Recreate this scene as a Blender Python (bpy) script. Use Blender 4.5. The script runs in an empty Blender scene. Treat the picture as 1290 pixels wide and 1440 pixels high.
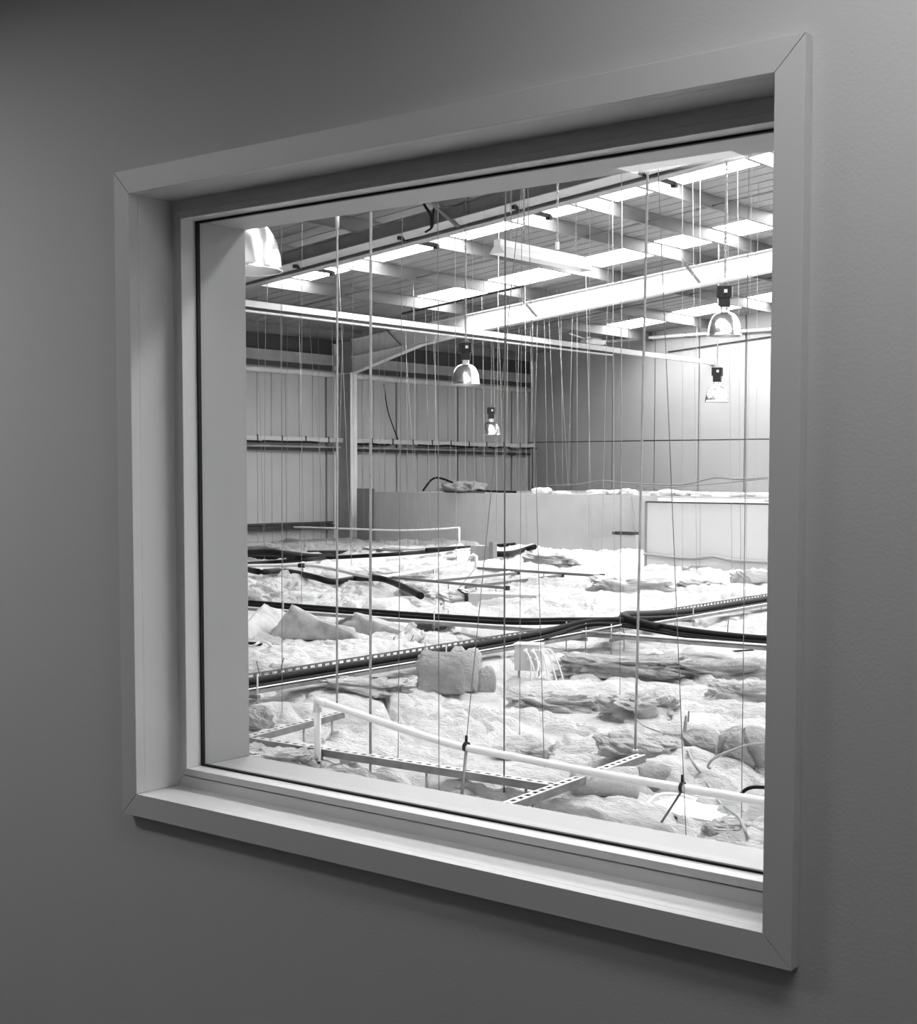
import bpy, math, random
import numpy as np
from mathutils import Vector, Matrix

random.seed(7)
rng = np.random.RandomState(11)
sc = bpy.context.scene
COL = sc.collection

# ------------------------------------------------------------------ camera model
FPX, CX, CY = 2007.6, 723.7, 792.9
YAW, PITCH, ROLL = .6581, .0628, .0034
_F = Vector((-math.sin(YAW), math.cos(YAW), 0)); _R = Vector((math.cos(YAW), math.sin(YAW), 0)); _U = Vector((0, 0, 1))
FW = math.cos(PITCH) * _F - math.sin(PITCH) * _U
_U2 = math.cos(PITCH) * _U + math.sin(PITCH) * _F
RT = math.cos(ROLL) * _R + math.sin(ROLL) * _U2
UP = math.cos(ROLL) * _U2 - math.sin(ROLL) * _R


def ray(px, py):
    return FW + RT * ((px - CX) / FPX) - UP * ((py - CY) / FPX)


def at_x(px, py, x):
    d = ray(px, py); return d * (x / d.x)


def at_y(px, py, y):
    d = ray(px, py); return d * (y / d.y)


def at_z(px, py, z):
    d = ray(px, py); return d * (z / d.z)


def at_d(px, py, D):
    return ray(px, py) * D


def pix(p):
    p = Vector(p); w = p.dot(FW)
    return CX + FPX * p.dot(RT) / w, CY - FPX * p.dot(UP) / w


# ------------------------------------------------------------------ materials
def nodes_of(name):
    m = bpy.data.materials.new(name); m.use_nodes = True
    nt = m.node_tree
    return m, nt, nt.nodes['Principled BSDF']


def mat(name, v, rough=.5, metal=0., var=.0, scale=20., bump=0., bscale=200., spec=.5, stretch=None, coat=0.):
    m, nt, b = nodes_of(name)
    b.inputs['Base Color'].default_value = (v, v, v, 1)
    b.inputs['Roughness'].default_value = rough
    b.inputs['Metallic'].default_value = metal
    b.inputs['Specular IOR Level'].default_value = spec
    if coat:
        b.inputs['Coat Weight'].default_value = coat
        b.inputs['Coat Roughness'].default_value = .2
    if var or bump:
        tc = nt.nodes.new('ShaderNodeTexCoord'); mp = nt.nodes.new('ShaderNodeMapping')
        if stretch: mp.inputs['Scale'].default_value = stretch
        nt.links.new(tc.outputs['Object'], mp.inputs['Vector'])
    if var:
        n = nt.nodes.new('ShaderNodeTexNoise'); n.inputs['Scale'].default_value = scale; n.inputs['Detail'].default_value = 5
        nt.links.new(mp.outputs['Vector'], n.inputs['Vector'])
        r = nt.nodes.new('ShaderNodeMapRange')
        r.inputs['From Min'].default_value = .3; r.inputs['From Max'].default_value = .7
        r.inputs['To Min'].default_value = max(0, v - var); r.inputs['To Max'].default_value = min(1, v + var)
        nt.links.new(n.outputs['Fac'], r.inputs['Value'])
        c = nt.nodes.new('ShaderNodeCombineColor')
        for k in range(3): nt.links.new(r.outputs['Result'], c.inputs[k])
        nt.links.new(c.outputs['Color'], b.inputs['Base Color'])
    if bump:
        n2 = nt.nodes.new('ShaderNodeTexNoise'); n2.inputs['Scale'].default_value = bscale; n2.inputs['Detail'].default_value = 3
        nt.links.new(mp.outputs['Vector'], n2.inputs['Vector'])
        bp = nt.nodes.new('ShaderNodeBump'); bp.inputs['Strength'].default_value = bump; bp.inputs['Distance'].default_value = .01
        nt.links.new(n2.outputs['Fac'], bp.inputs['Height']); nt.links.new(bp.outputs['Normal'], b.inputs['Normal'])
    return m


def emit(name, s, v=1.):
    m, nt, b = nodes_of(name)
    b.inputs['Base Color'].default_value = (.8, .8, .8, 1)
    b.inputs['Emission Color'].default_value = (v, v, v, 1)
    b.inputs['Emission Strength'].default_value = s
    return m


def insulation_mat(name, base, dark, bump=.9, fs=1.):
    """glass wool: matt, fibrous, slightly patchy"""
    m, nt, b = nodes_of(name)
    b.inputs['Roughness'].default_value = 1.; b.inputs['Specular IOR Level'].default_value = .0
    b.inputs['Sheen Weight'].default_value = .25; b.inputs['Sheen Roughness'].default_value = .6
    tc = nt.nodes.new('ShaderNodeTexCoord')
    n = nt.nodes.new('ShaderNodeTexNoise'); n.inputs['Scale'].default_value = 3.2; n.inputs['Detail'].default_value = 7; n.inputs['Roughness'].default_value = .65
    nt.links.new(tc.outputs['Object'], n.inputs['Vector'])
    r = nt.nodes.new('ShaderNodeMapRange')
    r.inputs['From Min'].default_value = .34; r.inputs['From Max'].default_value = .5
    r.inputs['To Min'].default_value = dark; r.inputs['To Max'].default_value = base
    nt.links.new(n.outputs['Fac'], r.inputs['Value'])
    c = nt.nodes.new('ShaderNodeCombineColor')
    at = nt.nodes.new('ShaderNodeAttribute'); at.attribute_name = 'tone'
    mu = nt.nodes.new('ShaderNodeMath'); mu.operation = 'MULTIPLY'
    nt.links.new(r.outputs['Result'], mu.inputs[0]); nt.links.new(at.outputs['Fac'], mu.inputs[1])
    for k in range(3): nt.links.new(mu.outputs[0], c.inputs[k])
    nt.links.new(c.outputs['Color'], b.inputs['Base Color'])
    # fibres
    mp = nt.nodes.new('ShaderNodeMapping'); mp.inputs['Scale'].default_value = (14 * fs, 60 * fs, 60 * fs); mp.inputs['Rotation'].default_value = (0, 0, .5)
    nt.links.new(tc.outputs['Object'], mp.inputs['Vector'])
    f = nt.nodes.new('ShaderNodeTexNoise'); f.inputs['Scale'].default_value = 1.; f.inputs['Detail'].default_value = 6; f.inputs['Roughness'].default_value = .7
    f.inputs['Distortion'].default_value = 1.2
    nt.links.new(mp.outputs['Vector'], f.inputs['Vector'])
    bp = nt.nodes.new('ShaderNodeBump'); bp.inputs['Strength'].default_value = bump; bp.inputs['Distance'].default_value = .045
    nt.links.new(f.outputs['Fac'], bp.inputs['Height']); nt.links.new(bp.outputs['Normal'], b.inputs['Normal'])
    return m


M = dict(
    plaster=mat('office_wall_paint', .56, .75, bump=.05, bscale=170, spec=.25),
    ceiling=mat('office_ceiling_paint', .6, .8),
    officewall=mat('office_side_wall_paint', .3, .8),
    carpet=mat('office_carpet', .07, .95, var=.04, scale=120),
    trim=mat('trim_gloss_paint', .62, .42, spec=.4, bump=.03, bscale=60),
    frame=mat('frame_satin_white', .66, .32, spec=.5, bump=.02, bscale=40, stretch=(1, 1, 1)),
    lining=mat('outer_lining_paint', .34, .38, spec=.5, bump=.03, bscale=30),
    rubber=mat('black_rubber', .012, .6, spec=.2),
    black=mat('black_plastic', .012, .45, spec=.35),
    cable=mat('black_cable_sheath', .006, .55, spec=.1),
    greycable=mat('grey_cable_sheath', .3, .5),
    whitepl=mat('white_plastic', .82, .35),
    steelw=mat('white_painted_steel', .74, .55, var=.03, scale=6),
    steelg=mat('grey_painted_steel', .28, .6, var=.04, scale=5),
    purlin=mat('galvanised_purlin', .15, .5, var=.05, scale=4, stretch=(1, .2, 1)),
    galv=mat('galvanised_steel', .55, .42, metal=.6, var=.08, scale=12),
    zinc=mat('zinc_rod', .42, .42, metal=.7, var=.05, scale=40),
    wire=mat('pale_suspension_wire', .34, .6, spec=.2),
    darkwire=mat('dark_suspension_wire', .13, .5),
    greywire=mat('grey_suspension_wire', .2, .5),
    channel=mat('dull_zinc_channel', .2, .5, metal=.3, var=.05, scale=15),
    trayzinc=mat('dull_zinc_tray', .24, .5, metal=.3, var=.06, scale=12),
    roof=mat('roof_liner_sheet', .22, .6, var=.02, scale=2),
    clad=mat('wall_liner_panel', .42, .6, var=.02, scale=1.5),
    gable=mat('gable_liner_panel', .40, .55, var=.015, scale=1.2),
    eavesshade=mat('eaves_shade_sheeting', .04, .7),  # near-black puts the shade under the eaves into the colour; base rail shares it
    seam=mat('dark_panel_seam', .03, .8),
    board=mat('plasterboard', .38, .7, var=.02, scale=3),
    boardlight=mat('pale_boarding', .78, .6, var=.02, scale=3),
    boarddark=mat('dark_side_board', .18, .7),
    deck=mat('deck_boards', .55, .9),
    alu=mat('spun_aluminium', .88, .27, metal=1., var=.03, scale=3),
    timber=mat('grey_timber', .3, .8, var=.06, scale=15, stretch=(.2, 3, 3)),
    wool=insulation_mat('glass_wool', .92, .76),
    woolgrey=insulation_mat('aged_glass_wool', .58, .34, bump=1.),
    facing=mat('insulation_facing_paper', .4, .8, var=.09, scale=9, bump=.5, bscale=30),
    skylight=emit('translucent_rooflight_sheet', 24.5),
    panel=emit('ceiling_light_diffuser', 7.),
    panelc=emit('added_fill_diffuser_back', 2.5),
    paneld=emit('added_fill_diffuser_left', 15.),
    panelb=emit('ceiling_light_diffuser_bright', 10.3),
)
# clear glazing: mostly transparent with a fresnel reflection
mg = bpy.data.materials.new('clear_glass'); mg.use_nodes = True
nt = mg.node_tree; nt.nodes.clear()
o_ = nt.nodes.new('ShaderNodeOutputMaterial'); mx = nt.nodes.new('ShaderNodeMixShader')
geo = nt.nodes.new('ShaderNodeNewGeometry')
dot = nt.nodes.new('ShaderNodeVectorMath'); dot.operation = 'DOT_PRODUCT'
nt.links.new(geo.outputs['Normal'], dot.inputs[0]); nt.links.new(geo.outputs['Incoming'], dot.inputs[1])


def mth(op, a, b):
    n = nt.nodes.new('ShaderNodeMath'); n.operation = op
    for i, v in enumerate((a, b)):
        if v is None: continue
        if isinstance(v, (int, float)): n.inputs[i].default_value = v
        else: nt.links.new(v, n.inputs[i])
    return n.outputs[0]


# schlick reflectance of clear glass, the same on both faces
fres = mth('ADD', mth('MULTIPLY', mth('POWER', mth('SUBTRACT', 1., mth('ABSOLUTE', dot.outputs['Value'], None)), 5.), .96), .04)
tr = nt.nodes.new('ShaderNodeBsdfTransparent'); gl = nt.nodes.new('ShaderNodeBsdfGlossy'); gl.inputs['Roughness'].default_value = 0
tr.inputs['Color'].default_value = (.97, .97, .97, 1)
nt.links.new(fres, mx.inputs[0]); nt.links.new(tr.outputs[0], mx.inputs[1]); nt.links.new(gl.outputs[0], mx.inputs[2])
nt.links.new(mx.outputs[0], o_.inputs[0])
M['glass'] = mg


# ------------------------------------------------------------------ mesh helpers
def catmull(pts, n=8):
    pts = [Vector(p) for p in pts]
    if len(pts) < 3: return pts
    out = []
    P = [pts[0] * 2 - pts[1]] + pts + [pts[-1] * 2 - pts[-2]]
    for i in range(1, len(P) - 2):
        a, b, c, d = P[i - 1], P[i], P[i + 1], P[i + 2]
        for k in range(n):
            t = k / n
            out.append(.5 * (2 * b + (c - a) * t + (2 * a - 5 * b + 4 * c - d) * t * t + (3 * b - a - 3 * c + d) * t ** 3))
    out.append(pts[-1])
    return out


class MB:
    def __init__(s): s.v = []; s.f = []; s.sm = []

    def add(s, vs, fs, smooth=False):
        o = len(s.v); s.v += [tuple(v) for v in vs]
        for f in fs: s.f.append(tuple(i + o for i in f)); s.sm.append(smooth)
        return s

    def box(s, p0, p1):
        x0, y0, z0 = [min(a, b) for a, b in zip(p0, p1)]; x1, y1, z1 = [max(a, b) for a, b in zip(p0, p1)]
        return s.add([(x0, y0, z0), (x1, y0, z0), (x1, y1, z0), (x0, y1, z0), (x0, y0, z1), (x1, y0, z1), (x1, y1, z1), (x0, y1, z1)],
                     [(0, 3, 2, 1), (4, 5, 6, 7), (0, 1, 5, 4), (1, 2, 6, 5), (2, 3, 7, 6), (3, 0, 4, 7)])

    def obox(s, c, ax, ay, az):
        """box from centre and three half-axis vectors"""
        c, ax, ay, az = map(Vector, (c, ax, ay, az))
        vs = [c + ax * i + ay * j + az * k for k in (-1, 1) for i, j in ((-1, -1), (1, -1), (1, 1), (-1, 1))]
        return s.add(vs, [(0, 3, 2, 1), (4, 5, 6, 7), (0, 1, 5, 4), (1, 2, 6, 5), (2, 3, 7, 6), (3, 0, 4, 7)])

    def bar(s, a, b, w, h, up=(0, 0, 1)):
        a, b = Vector(a), Vector(b); d = (b - a); L = d.length; d.normalize()
        up = Vector(up); side = d.cross(up).normalized(); u2 = side.cross(d).normalized()
        return s.obox((a + b) / 2, d * L / 2, side * w / 2, u2 * h / 2)

    def prism(s, poly_a, poly_b):
        n = len(poly_a)
        return s.add(list(poly_a) + list(poly_b), [tuple(range(n))[::-1], tuple(range(n, 2 * n))] + [(i, (i + 1) % n, n + (i + 1) % n, n + i) for i in range(n)])

    def tube(s, pts, r, n=8, smooth=True):
        pts = [Vector(p) for p in pts]
        rs = r if isinstance(r, (list, tuple)) else [r] * len(pts)
        rings = []; prev = None
        for i, p in enumerate(pts):
            d = (pts[min(i + 1, len(pts) - 1)] - pts[max(i - 1, 0)]).normalized()
            if prev is None:
                a = Vector((0, 0, 1)) if abs(d.z) < .9 else Vector((1, 0, 0))
                u = d.cross(a).normalized()
            else:
                u = (prev - d * prev.dot(d)).normalized()
            prev = u; w = d.cross(u)
            rings.append([p + (u * math.cos(2 * math.pi * k / n) + w * math.sin(2 * math.pi * k / n)) * rs[i] for k in range(n)])
        vs = [v for R in rings for v in R]; fs = []
        for i in range(len(pts) - 1):
            for k in range(n):
                fs.append((i * n + k, i * n + (k + 1) % n, (i + 1) * n + (k + 1) % n, (i + 1) * n + k))
        s.add(vs, fs, smooth)
        o = len(s.v) - len(vs)
        s.f.append(tuple(o + k for k in range(n))[::-1]); s.sm.append(False)
        s.f.append(tuple(o + (len(pts) - 1) * n + k for k in range(n))); s.sm.append(False)
        return s

    def lathe(s, prof, c=(0, 0, 0), n=40, smooth=True):
        c = Vector(c); vs = []; fs = []
        for r, z in prof:
            for k in range(n):
                a = 2 * math.pi * k / n; vs.append(c + Vector((r * math.cos(a), r * math.sin(a), z)))
        for i in range(len(prof) - 1):
            for k in range(n):
                fs.append((i * n + k, i * n + (k + 1) % n, (i + 1) * n + (k + 1) % n, (i + 1) * n + k))
        return s.add(vs, fs, smooth)

    def build(s, name, m, parent=None, bevel=0., tone=None):
        off = Vector(parent['_o']) if parent is not None and '_o' in parent else Vector((0, 0, 0))
        me = bpy.data.meshes.new(name)
        me.from_pydata([(v[0] - off.x, v[1] - off.y, v[2] - off.z) for v in s.v], [], s.f)
        me.polygons.foreach_set('use_smooth', s.sm)
        me.materials.append(m); me.update()
        if tone is not None:
            at = me.attributes.new('tone', 'FLOAT', 'POINT'); at.data.foreach_set('value', [tone] * len(s.v))
        o = bpy.data.objects.new(name, me); COL.objects.link(o)
        if parent is not None: o.parent = parent
        if bevel:
            b = o.modifiers.new('bevel', 'BEVEL'); b.width = bevel; b.segments = 2; b.limit_method = 'ANGLE'
        return o


def tag(o, label, cat, group=None, kind=None):
    o['label'] = label
    if cat: o['category'] = cat
    if group: o['group'] = group
    if kind: o['kind'] = kind
    return o


def thing(name, label, cat, loc=(0, 0, 0), group=None, kind=None):
    o = bpy.data.objects.new(name, None); COL.objects.link(o)
    o.empty_display_size = .1
    o.location = loc; o['_o'] = tuple(loc)
    return tag(o, label, cat, group, kind)


def root_origin(parent):
    return parent


def copy_tree(o, parent=None):
    c = o.copy(); COL.objects.link(c)
    if parent is not None: c.parent = parent
    for ch in list(o.children): copy_tree(ch, c)
    return c


def struct(name, mb, m, label=None):
    o = mb.build(name, m); o['kind'] = 'structure'
    if label: o['label'] = label
    return o


# ------------------------------------------------------------------ noise (numpy)
def _hash(ix, iy, k=0):
    h = (ix.astype(np.int64) * 374761393 + iy.astype(np.int64) * 668265263 + k * 982451653) & 0x7fffffff
    h = ((h ^ (h >> 13)) * 1274126177) & 0x7fffffff
    h = (h ^ (h >> 16)) & 0xffff
    return h / 65535.


def vnoise(x, y, k=0):
    ix = np.floor(x); iy = np.floor(y); fx = x - ix; fy = y - iy
    fx = fx * fx * (3 - 2 * fx); fy = fy * fy * (3 - 2 * fy)
    a = _hash(ix, iy, k); b = _hash(ix + 1, iy, k); c = _hash(ix, iy + 1, k); d = _hash(ix + 1, iy + 1, k)
    return (a * (1 - fx) + b * fx) * (1 - fy) + (c * (1 - fx) + d * fx) * fy - .5


def fbm(x, y, k=0, o=4):
    s = 0; a = 1.
    for i in range(o):
        s = s + a * vnoise(x, y, k + i * 7); x = x * 2.03 + 11.3; y = y * 2.03 + 5.7; a *= .5
    return s


def cells(x, y, k):
    ix = np.floor(x); iy = np.floor(y)
    f1 = np.full(x.shape, 9.); f2 = np.full(x.shape, 9.); cid = np.zeros(x.shape); cx = np.zeros(x.shape); cy = np.zeros(x.shape)
    for i in (-1, 0, 1):
        for j in (-1, 0, 1):
            gx = ix + i; gy = iy + j
            px = gx + .15 + .7 * _hash(gx, gy, k); py = gy + .15 + .7 * _hash(gx, gy, k + 1)
            d = np.hypot(x - px, y - py)
            near = d < f1
            f2 = np.where(near, f1, np.minimum(f2, d))
            cid = np.where(near, _hash(gx, gy, k + 2), cid)
            cx = np.where(near, px, cx); cy = np.where(near, py, cy)
            f1 = np.where(near, d, f1)
    return f1, f2, cid, x - cx, y - cy


BASE = -1.36
ZT = -1.20                                     # level of the cable trays


def xa_at(y): return -5.896 - .0465 * (y - 5.17)     # centre line of the near tray
def yb_at(x): return 8.60 + .0645 * (x + 9.6)        # centre line of the crossing tray


def wool_height(x, y):
    """rumpled quilts of glass wool laid over a flat deck; returns height and tone"""
    x = np.asarray(x, float); y = np.asarray(y, float)
    wx = x + .35 * fbm(x * .9, y * .9, 3) + .06 * fbm(x * 4, y * 4, 33, 3); wy = y + .35 * fbm(x * .9, y * .9, 23) + .06 * fbm(x * 4, y * 4, 43, 3)
    ca, sa = math.cos(.12), math.sin(.12)
    u = (ca * wx + sa * wy) / 1.15; v = (-sa * wx + ca * wy) / .72
    f1, f2, cid, du, dv = cells(u, v, 51)
    e = np.clip(f2 - f1, 0, 1)
    pill = 1 - np.exp(-e * 9)
    lift = .03 + .06 * cid
    tilt = (np.modf(cid * 17.3)[0] - .3) * .10 * dv + (np.modf(cid * 31.7)[0] - .5) * .07 * du
    h = pill * lift + tilt * pill
    # second smaller creasing
    g1, g2, gid, a, b = cells(u * 2.1 + 3.3, v * 2.4 + 7.1, 91)
    h = h + (1 - np.exp(-np.clip(g2 - g1, 0, 1) * 7)) * .034 * (.2 + gid) + (gid - .5) * .05 * b
    h = h + .07 * fbm(x * .55, y * .55, 77, 3) + .036 * fbm(x * 4.5, y * 6, 9, 4) + .02 * fbm(x * 17, y * 21, 15, 5)
    # wandering folds
    n1 = fbm(x * 1.1 + 3, y * 2.0, 201, 3); n2 = fbm(x * 2.3 + 9, y * 3.6, 221, 3)
    h = h - .065 * np.exp(-(n1 / .03) ** 2) - .034 * np.exp(-(n2 / .05) ** 2) + .03 * np.clip(n1 * 3, -1, 1)
    # torn holes
    hole = np.clip(vnoise(x * 1.3, y * 1.7, 131) - .27, 0, 1)
    h = h - hole * .35
    tone = np.where(np.modf(cid * 53.1)[0] > .86, .72, 1.) * (1 + .1 * fbm(x * 2, y * 2, 40, 3))
    # the strip by the side wall is greyed to paint in the weaker light
    wall_dim = np.clip((-15.6 - x + .8 * fbm(x * .6, y * .6, 19)) / 1.5, 0, 1)
    tone = tone * (1 - .55 * wall_dim)
    # pressed down under the cable trays
    dist = np.minimum(np.abs(x - xa_at(y)), np.abs(y - yb_at(x)))
    cap = ZT - BASE - .055 + .22 * np.clip(dist - .12, 0, 1)
    h = np.minimum(h, cap)
    return BASE + .01 + np.maximum(h, -.006), np.clip(tone, .3, 1.05)


def hz(x, y): return float(wool_height(np.array([x]), np.array([y]))[0][0])


def on_wool(px, py, lift=0.):
    """point where a sight line meets the insulation"""
    p = at_z(px, py, -1.27)
    for _ in range(6): p = at_z(px, py, hz(p.x, p.y) + lift)
    return p


# ================================================================== OFFICE
YF = 1.83        # face of the architrave
YW = 1.852       # face of the wall
YR = 1.94        # window frame
YG = 1.98        # glass
YO = 2.11        # outer face
X0, X1, Z0, Z1 = -2.401, -.958, -.663, .5615
FX0, FX1, FZ0, FZ1 = -2.371, -.988, -.623, .523     # clear opening of the frame
RX0, RX1 = -20.45, 14.
CEIL = 1.10; FLOOR = -1.6

w = MB()
ox0, ox1, oz0, oz1 = X0 - .012, X1 + .012, Z0 - .012, Z1 + .012
w.box((RX0, YW, FLOOR - .05), (ox0, YO, 4.6)).box((ox1, YW, FLOOR - .05), (RX1, YO, 4.6))
w.box((ox0, YW, FLOOR - .05), (ox1, YO, oz0)).box((ox0, YW, oz1), (ox1, YO, 4.6))
struct('wall_front', w, M['plaster'], 'painted office wall around the internal window')
OX0, OX1, OY0 = -4.6, 1.3, -3.0
struct('wall_left', MB().box((OX0 - .1, OY0, FLOOR), (OX0, YW, CEIL)), M['officewall'])
struct('wall_right', MB().box((OX1, OY0, FLOOR), (OX1 + .1, YW, CEIL)), M['officewall'])
struct('wall_back', MB().box((OX0, OY0 - .1, FLOOR), (OX1, OY0, CEIL)), M['officewall'])
struct('floor', MB().box((OX0, OY0, FLOOR - .05), (OX1, YW, FLOOR)), M['carpet'])
struct('ceiling', MB().box((OX0, OY0, CEIL), (OX1, YW, CEIL + .05)), M['ceiling'])


def ceiling_light(x0, x1, y0, y1, m, label):
    t = thing('ceiling_light', label, 'ceiling light', ((x0 + x1) / 2, (y0 + y1) / 2, CEIL))
    f = MB()
    for a, b in (((x0 - .02, y0 - .02), (x1 + .02, y0)), ((x0 - .02, y1), (x1 + .02, y1 + .02)), ((x0 - .02, y0), (x0, y1)), ((x1, y0), (x1 + .02, y1))):
        f.box((a[0], a[1], CEIL - .018), (b[0], b[1], CEIL))
    f.build('light_frame', M['whitepl'], t)
    MB().box((x0, y0, CEIL - .012), (x1, y1, CEIL)).build('diffuser', m, t)
    return t


ceiling_light(-2.87, -2.40, -.455, -.315, M['panel'], 'small oblong ceiling light whose reflection shows in the top right of the glass')
ceiling_light(-2.4, -1.2, -2.75, -2.15, M['panelc'], 'large added fill light on the ceiling at the back of the office')  # unseen fill added to light the window wall evenly
ceiling_light(-4.1, -2.9, .55, .85, M['paneld'], 'long added fill light above the left end of the window wall')  # unseen light added to brighten the left part of the wall
ceiling_light(-1.0, .2, 1.12, 1.42, M['panelb'], 'bright ceiling light above the right end of the window wall')

# ---- the window
win = thing('window_1', 'square internal window with mitred pale frame looking into the roof void', None, ((X0 + X1) / 2, YF, Z0), kind='structure')


def ring_pieces(name, ix0, ix1, iz0, iz1, wd, y0, y1, m, bevel=0., gap=.0006, wds=None):
    """four mitred lengths around an opening; wd = width outwards"""
    a, b, c, d = (wd,) * 4 if wds is None else wds       # left right bottom top
    qs = [
        [(ix0 - a, iz1 + d), (ix1 + b, iz1 + d), (ix1, iz1), (ix0, iz1)],
        [(ix0 - a, iz0 - c), (ix0, iz0), (ix1, iz0), (ix1 + b, iz0 - c)],
        [(ix0 - a, iz1 + d), (ix0, iz1), (ix0, iz0), (ix0 - a, iz0 - c)],
        [(ix1 + b, iz1 + d), (ix1 + b, iz0 - c), (ix1, iz0), (ix1, iz1)],
    ]
    for i, q in enumerate(qs):
        if i < 2: q = [(x + (gap if x < (ix0 + ix1) / 2 else -gap), z) for x, z in q]
        else: q = [(x, z + (gap if z < (iz0 + iz1) / 2 else -gap)) for x, z in q]
        MB().prism([(x, y0, z) for x, z in q], [(x, y1, z) for x, z in q]).build(name, m, win, bevel)


ring_pieces('architrave', X0, X1, Z0, Z1, .047, YF, YW, M['trim'], .0006)
ring_pieces('reveal_lining', X0, X1, Z0, Z1, .0115, YW, YR + .03, M['trim'], 0, gap=.0003)
ring_pieces('window_frame', FX0 - .013, FX1 + .013, FZ0 - .017, FZ1 + .015, .03, YR, YR + .035, M['frame'], .001, gap=.0003)
ring_pieces('inner_bead', FX0, FX1, FZ0, FZ1, .0145, YR - .003, YG - .003, M['frame'], .0012, gap=.0003)
ring_pieces('gasket', FX0 - .001, FX1 + .001, FZ0 - .001, FZ1 + .001, .012, YG - .003, YG + .006, M['rubber'], 0, gap=0)
g = MB()
for a, b in (((FX0 - .001, FZ0), (FX0 + .004, FZ1)), ((FX1 - .004, FZ0), (FX1 + .001, FZ1)), ((FX0, FZ0 - .001), (FX1, FZ0 + .004)), ((FX0, FZ1 - .004), (FX1, FZ1 + .001))):
    g.box((a[0], YG - .0045, a[1]), (b[0], YG + .004, b[1]))
g.build('gasket_lip', M['rubber'], win)
MB().box((FX0, YG, FZ0), (FX1, YG + .004, FZ1)).build('glass_pane', M['glass'], win)
ring_pieces('outer_lining', FX0, FX1, FZ0, FZ1, .042, YG + .006, YO + .002, M['lining'], .001, gap=.0003)

# ================================================================== WAREHOUSE SHELL
YGAB = 26.87
XWALL = -20.35
RIDGE = -3.0


def zr(x): return 2.994 + .1 * ((x if x < RIDGE else 2 * RIDGE - x) + 16.24)      # top of the rafters
def zroof(x): return zr(x) + .2                                                    # underside of the sheeting


struct('floor_2', MB().box((RX0, YO, BASE - .1), (RX1, YGAB, BASE)), M['deck'], 'boarded deck under the insulation quilts')
struct('wall_right_2', MB().box((RX1, YO, BASE), (RX1 + .15, YGAB, 4.6)), M['gable'])

# left side wall: liner panels with seams (flat panels, narrow ribs and dark joints as their own pattern)
struct('wall_side', MB().box((RX0 - .1, YO, BASE - .1), (RX0, YGAB + .1, 3.2)), M['seam'])
PY = [2.11, 4.2, 6.2, 8.2, 10.2, 12.2, 14.2, 16.2, 18.03, 20.2, 22.26, 24.26, 26.2, 26.87]
panel_edges = list(zip(PY[:-1], PY[1:]))
for i, (a, b) in enumerate(panel_edges):
    p = MB()
    p.box((RX0, a + .028, BASE), (XWALL, b - .028, 2.02))
    n = 6
    for k in range(1, n):
        y = a + (b - a) * k / n
        p.box((XWALL, y - .012, BASE), (XWALL + .012, y + .012, 2.02))
    o = p.build('wall_panel', M['clad']); o['kind'] = 'structure'
    o['label'] = 'grey ribbed liner panel of the side wall'
struct('wall_eaves', MB().box((RX0, YO, 2.02), (XWALL + .02, YGAB, 2.86)), M['eavesshade'], 'wall sheeting above the upper rail, coloured dark for the eaves shade')


def yrail(name, label, x0, x1, z0, z1, y0, y1, m, cat='rail'):
    o = MB().box((x0, y0, z0), (x1, y1, z1)).build(name, m, None, .006)
    return tag(o, label, cat)


yrail('eaves_rail', 'grey horizontal rail set in the dark band at the top of the side wall', XWALL + .02, XWALL + .11, 2.13, 2.33, YO, 26.8, M['steelg'])
t = thing('wall_rail', 'pale rounded rail along the side wall just under the dark band', 'rail', (XWALL, 14, 1.95))
MB().tube([(XWALL + .07, YO, 1.955), (XWALL + .07, 26.8, 1.955)], .055, 10).build('tube', M['steelw'], t)
MB().box((XWALL, YO, 1.99), (XWALL + .05, 26.8, 2.03)).build('flange', M['steelg'], t)
t = thing('wall_cable_tray', 'pale cable tray on dark bracket rail halfway up the side wall', 'cable tray', (XWALL, 14, .6))
MB().box((XWALL + .02, YO, .615), (XWALL + .2, 26.8, .70)).build('tray', M['deck'], t)
MB().box((XWALL + .0, YO, .44), (XWALL + .1, 26.8, .50)).build('lower_rail', M['seam'], t)
MB().box((XWALL + .0, YO, .50), (XWALL + .14, 26.8, .535)).build('ledge', M['steelg'], t)
c = MB()
y = 10.
while y < 26.5:
    L = random.uniform(.5, 2.2)
    MB().tube(catmull([(XWALL + .21, y + L * q / 4, .60 + random.uniform(-.012, .012)) for q in range(5)], 4), .022, 6).build('cable_bundle', M['cable'], t)
    y += L + random.choice([0, 0, .4, .9])
y = 12.
cl = MB()
while y < 26.5:
    MB().box((XWALL + .19, y, .6), (XWALL + .215, y + .02, .72)).build('cable_clip', M['seam'], t); y += .62
t = thing('base_rail', 'dark horizontal rail near the foot of the side wall', 'rail', (XWALL, 14, -1.0))
MB().box((XWALL, YO, -1.075), (XWALL + .12, 20.3, -1.0)).build('lower_flange', M['seam'], t)
MB().box((XWALL, YO, -.985), (XWALL + .09, 20.3, -.95)).build('upper_flange', M['eavesshade'], t)

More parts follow.
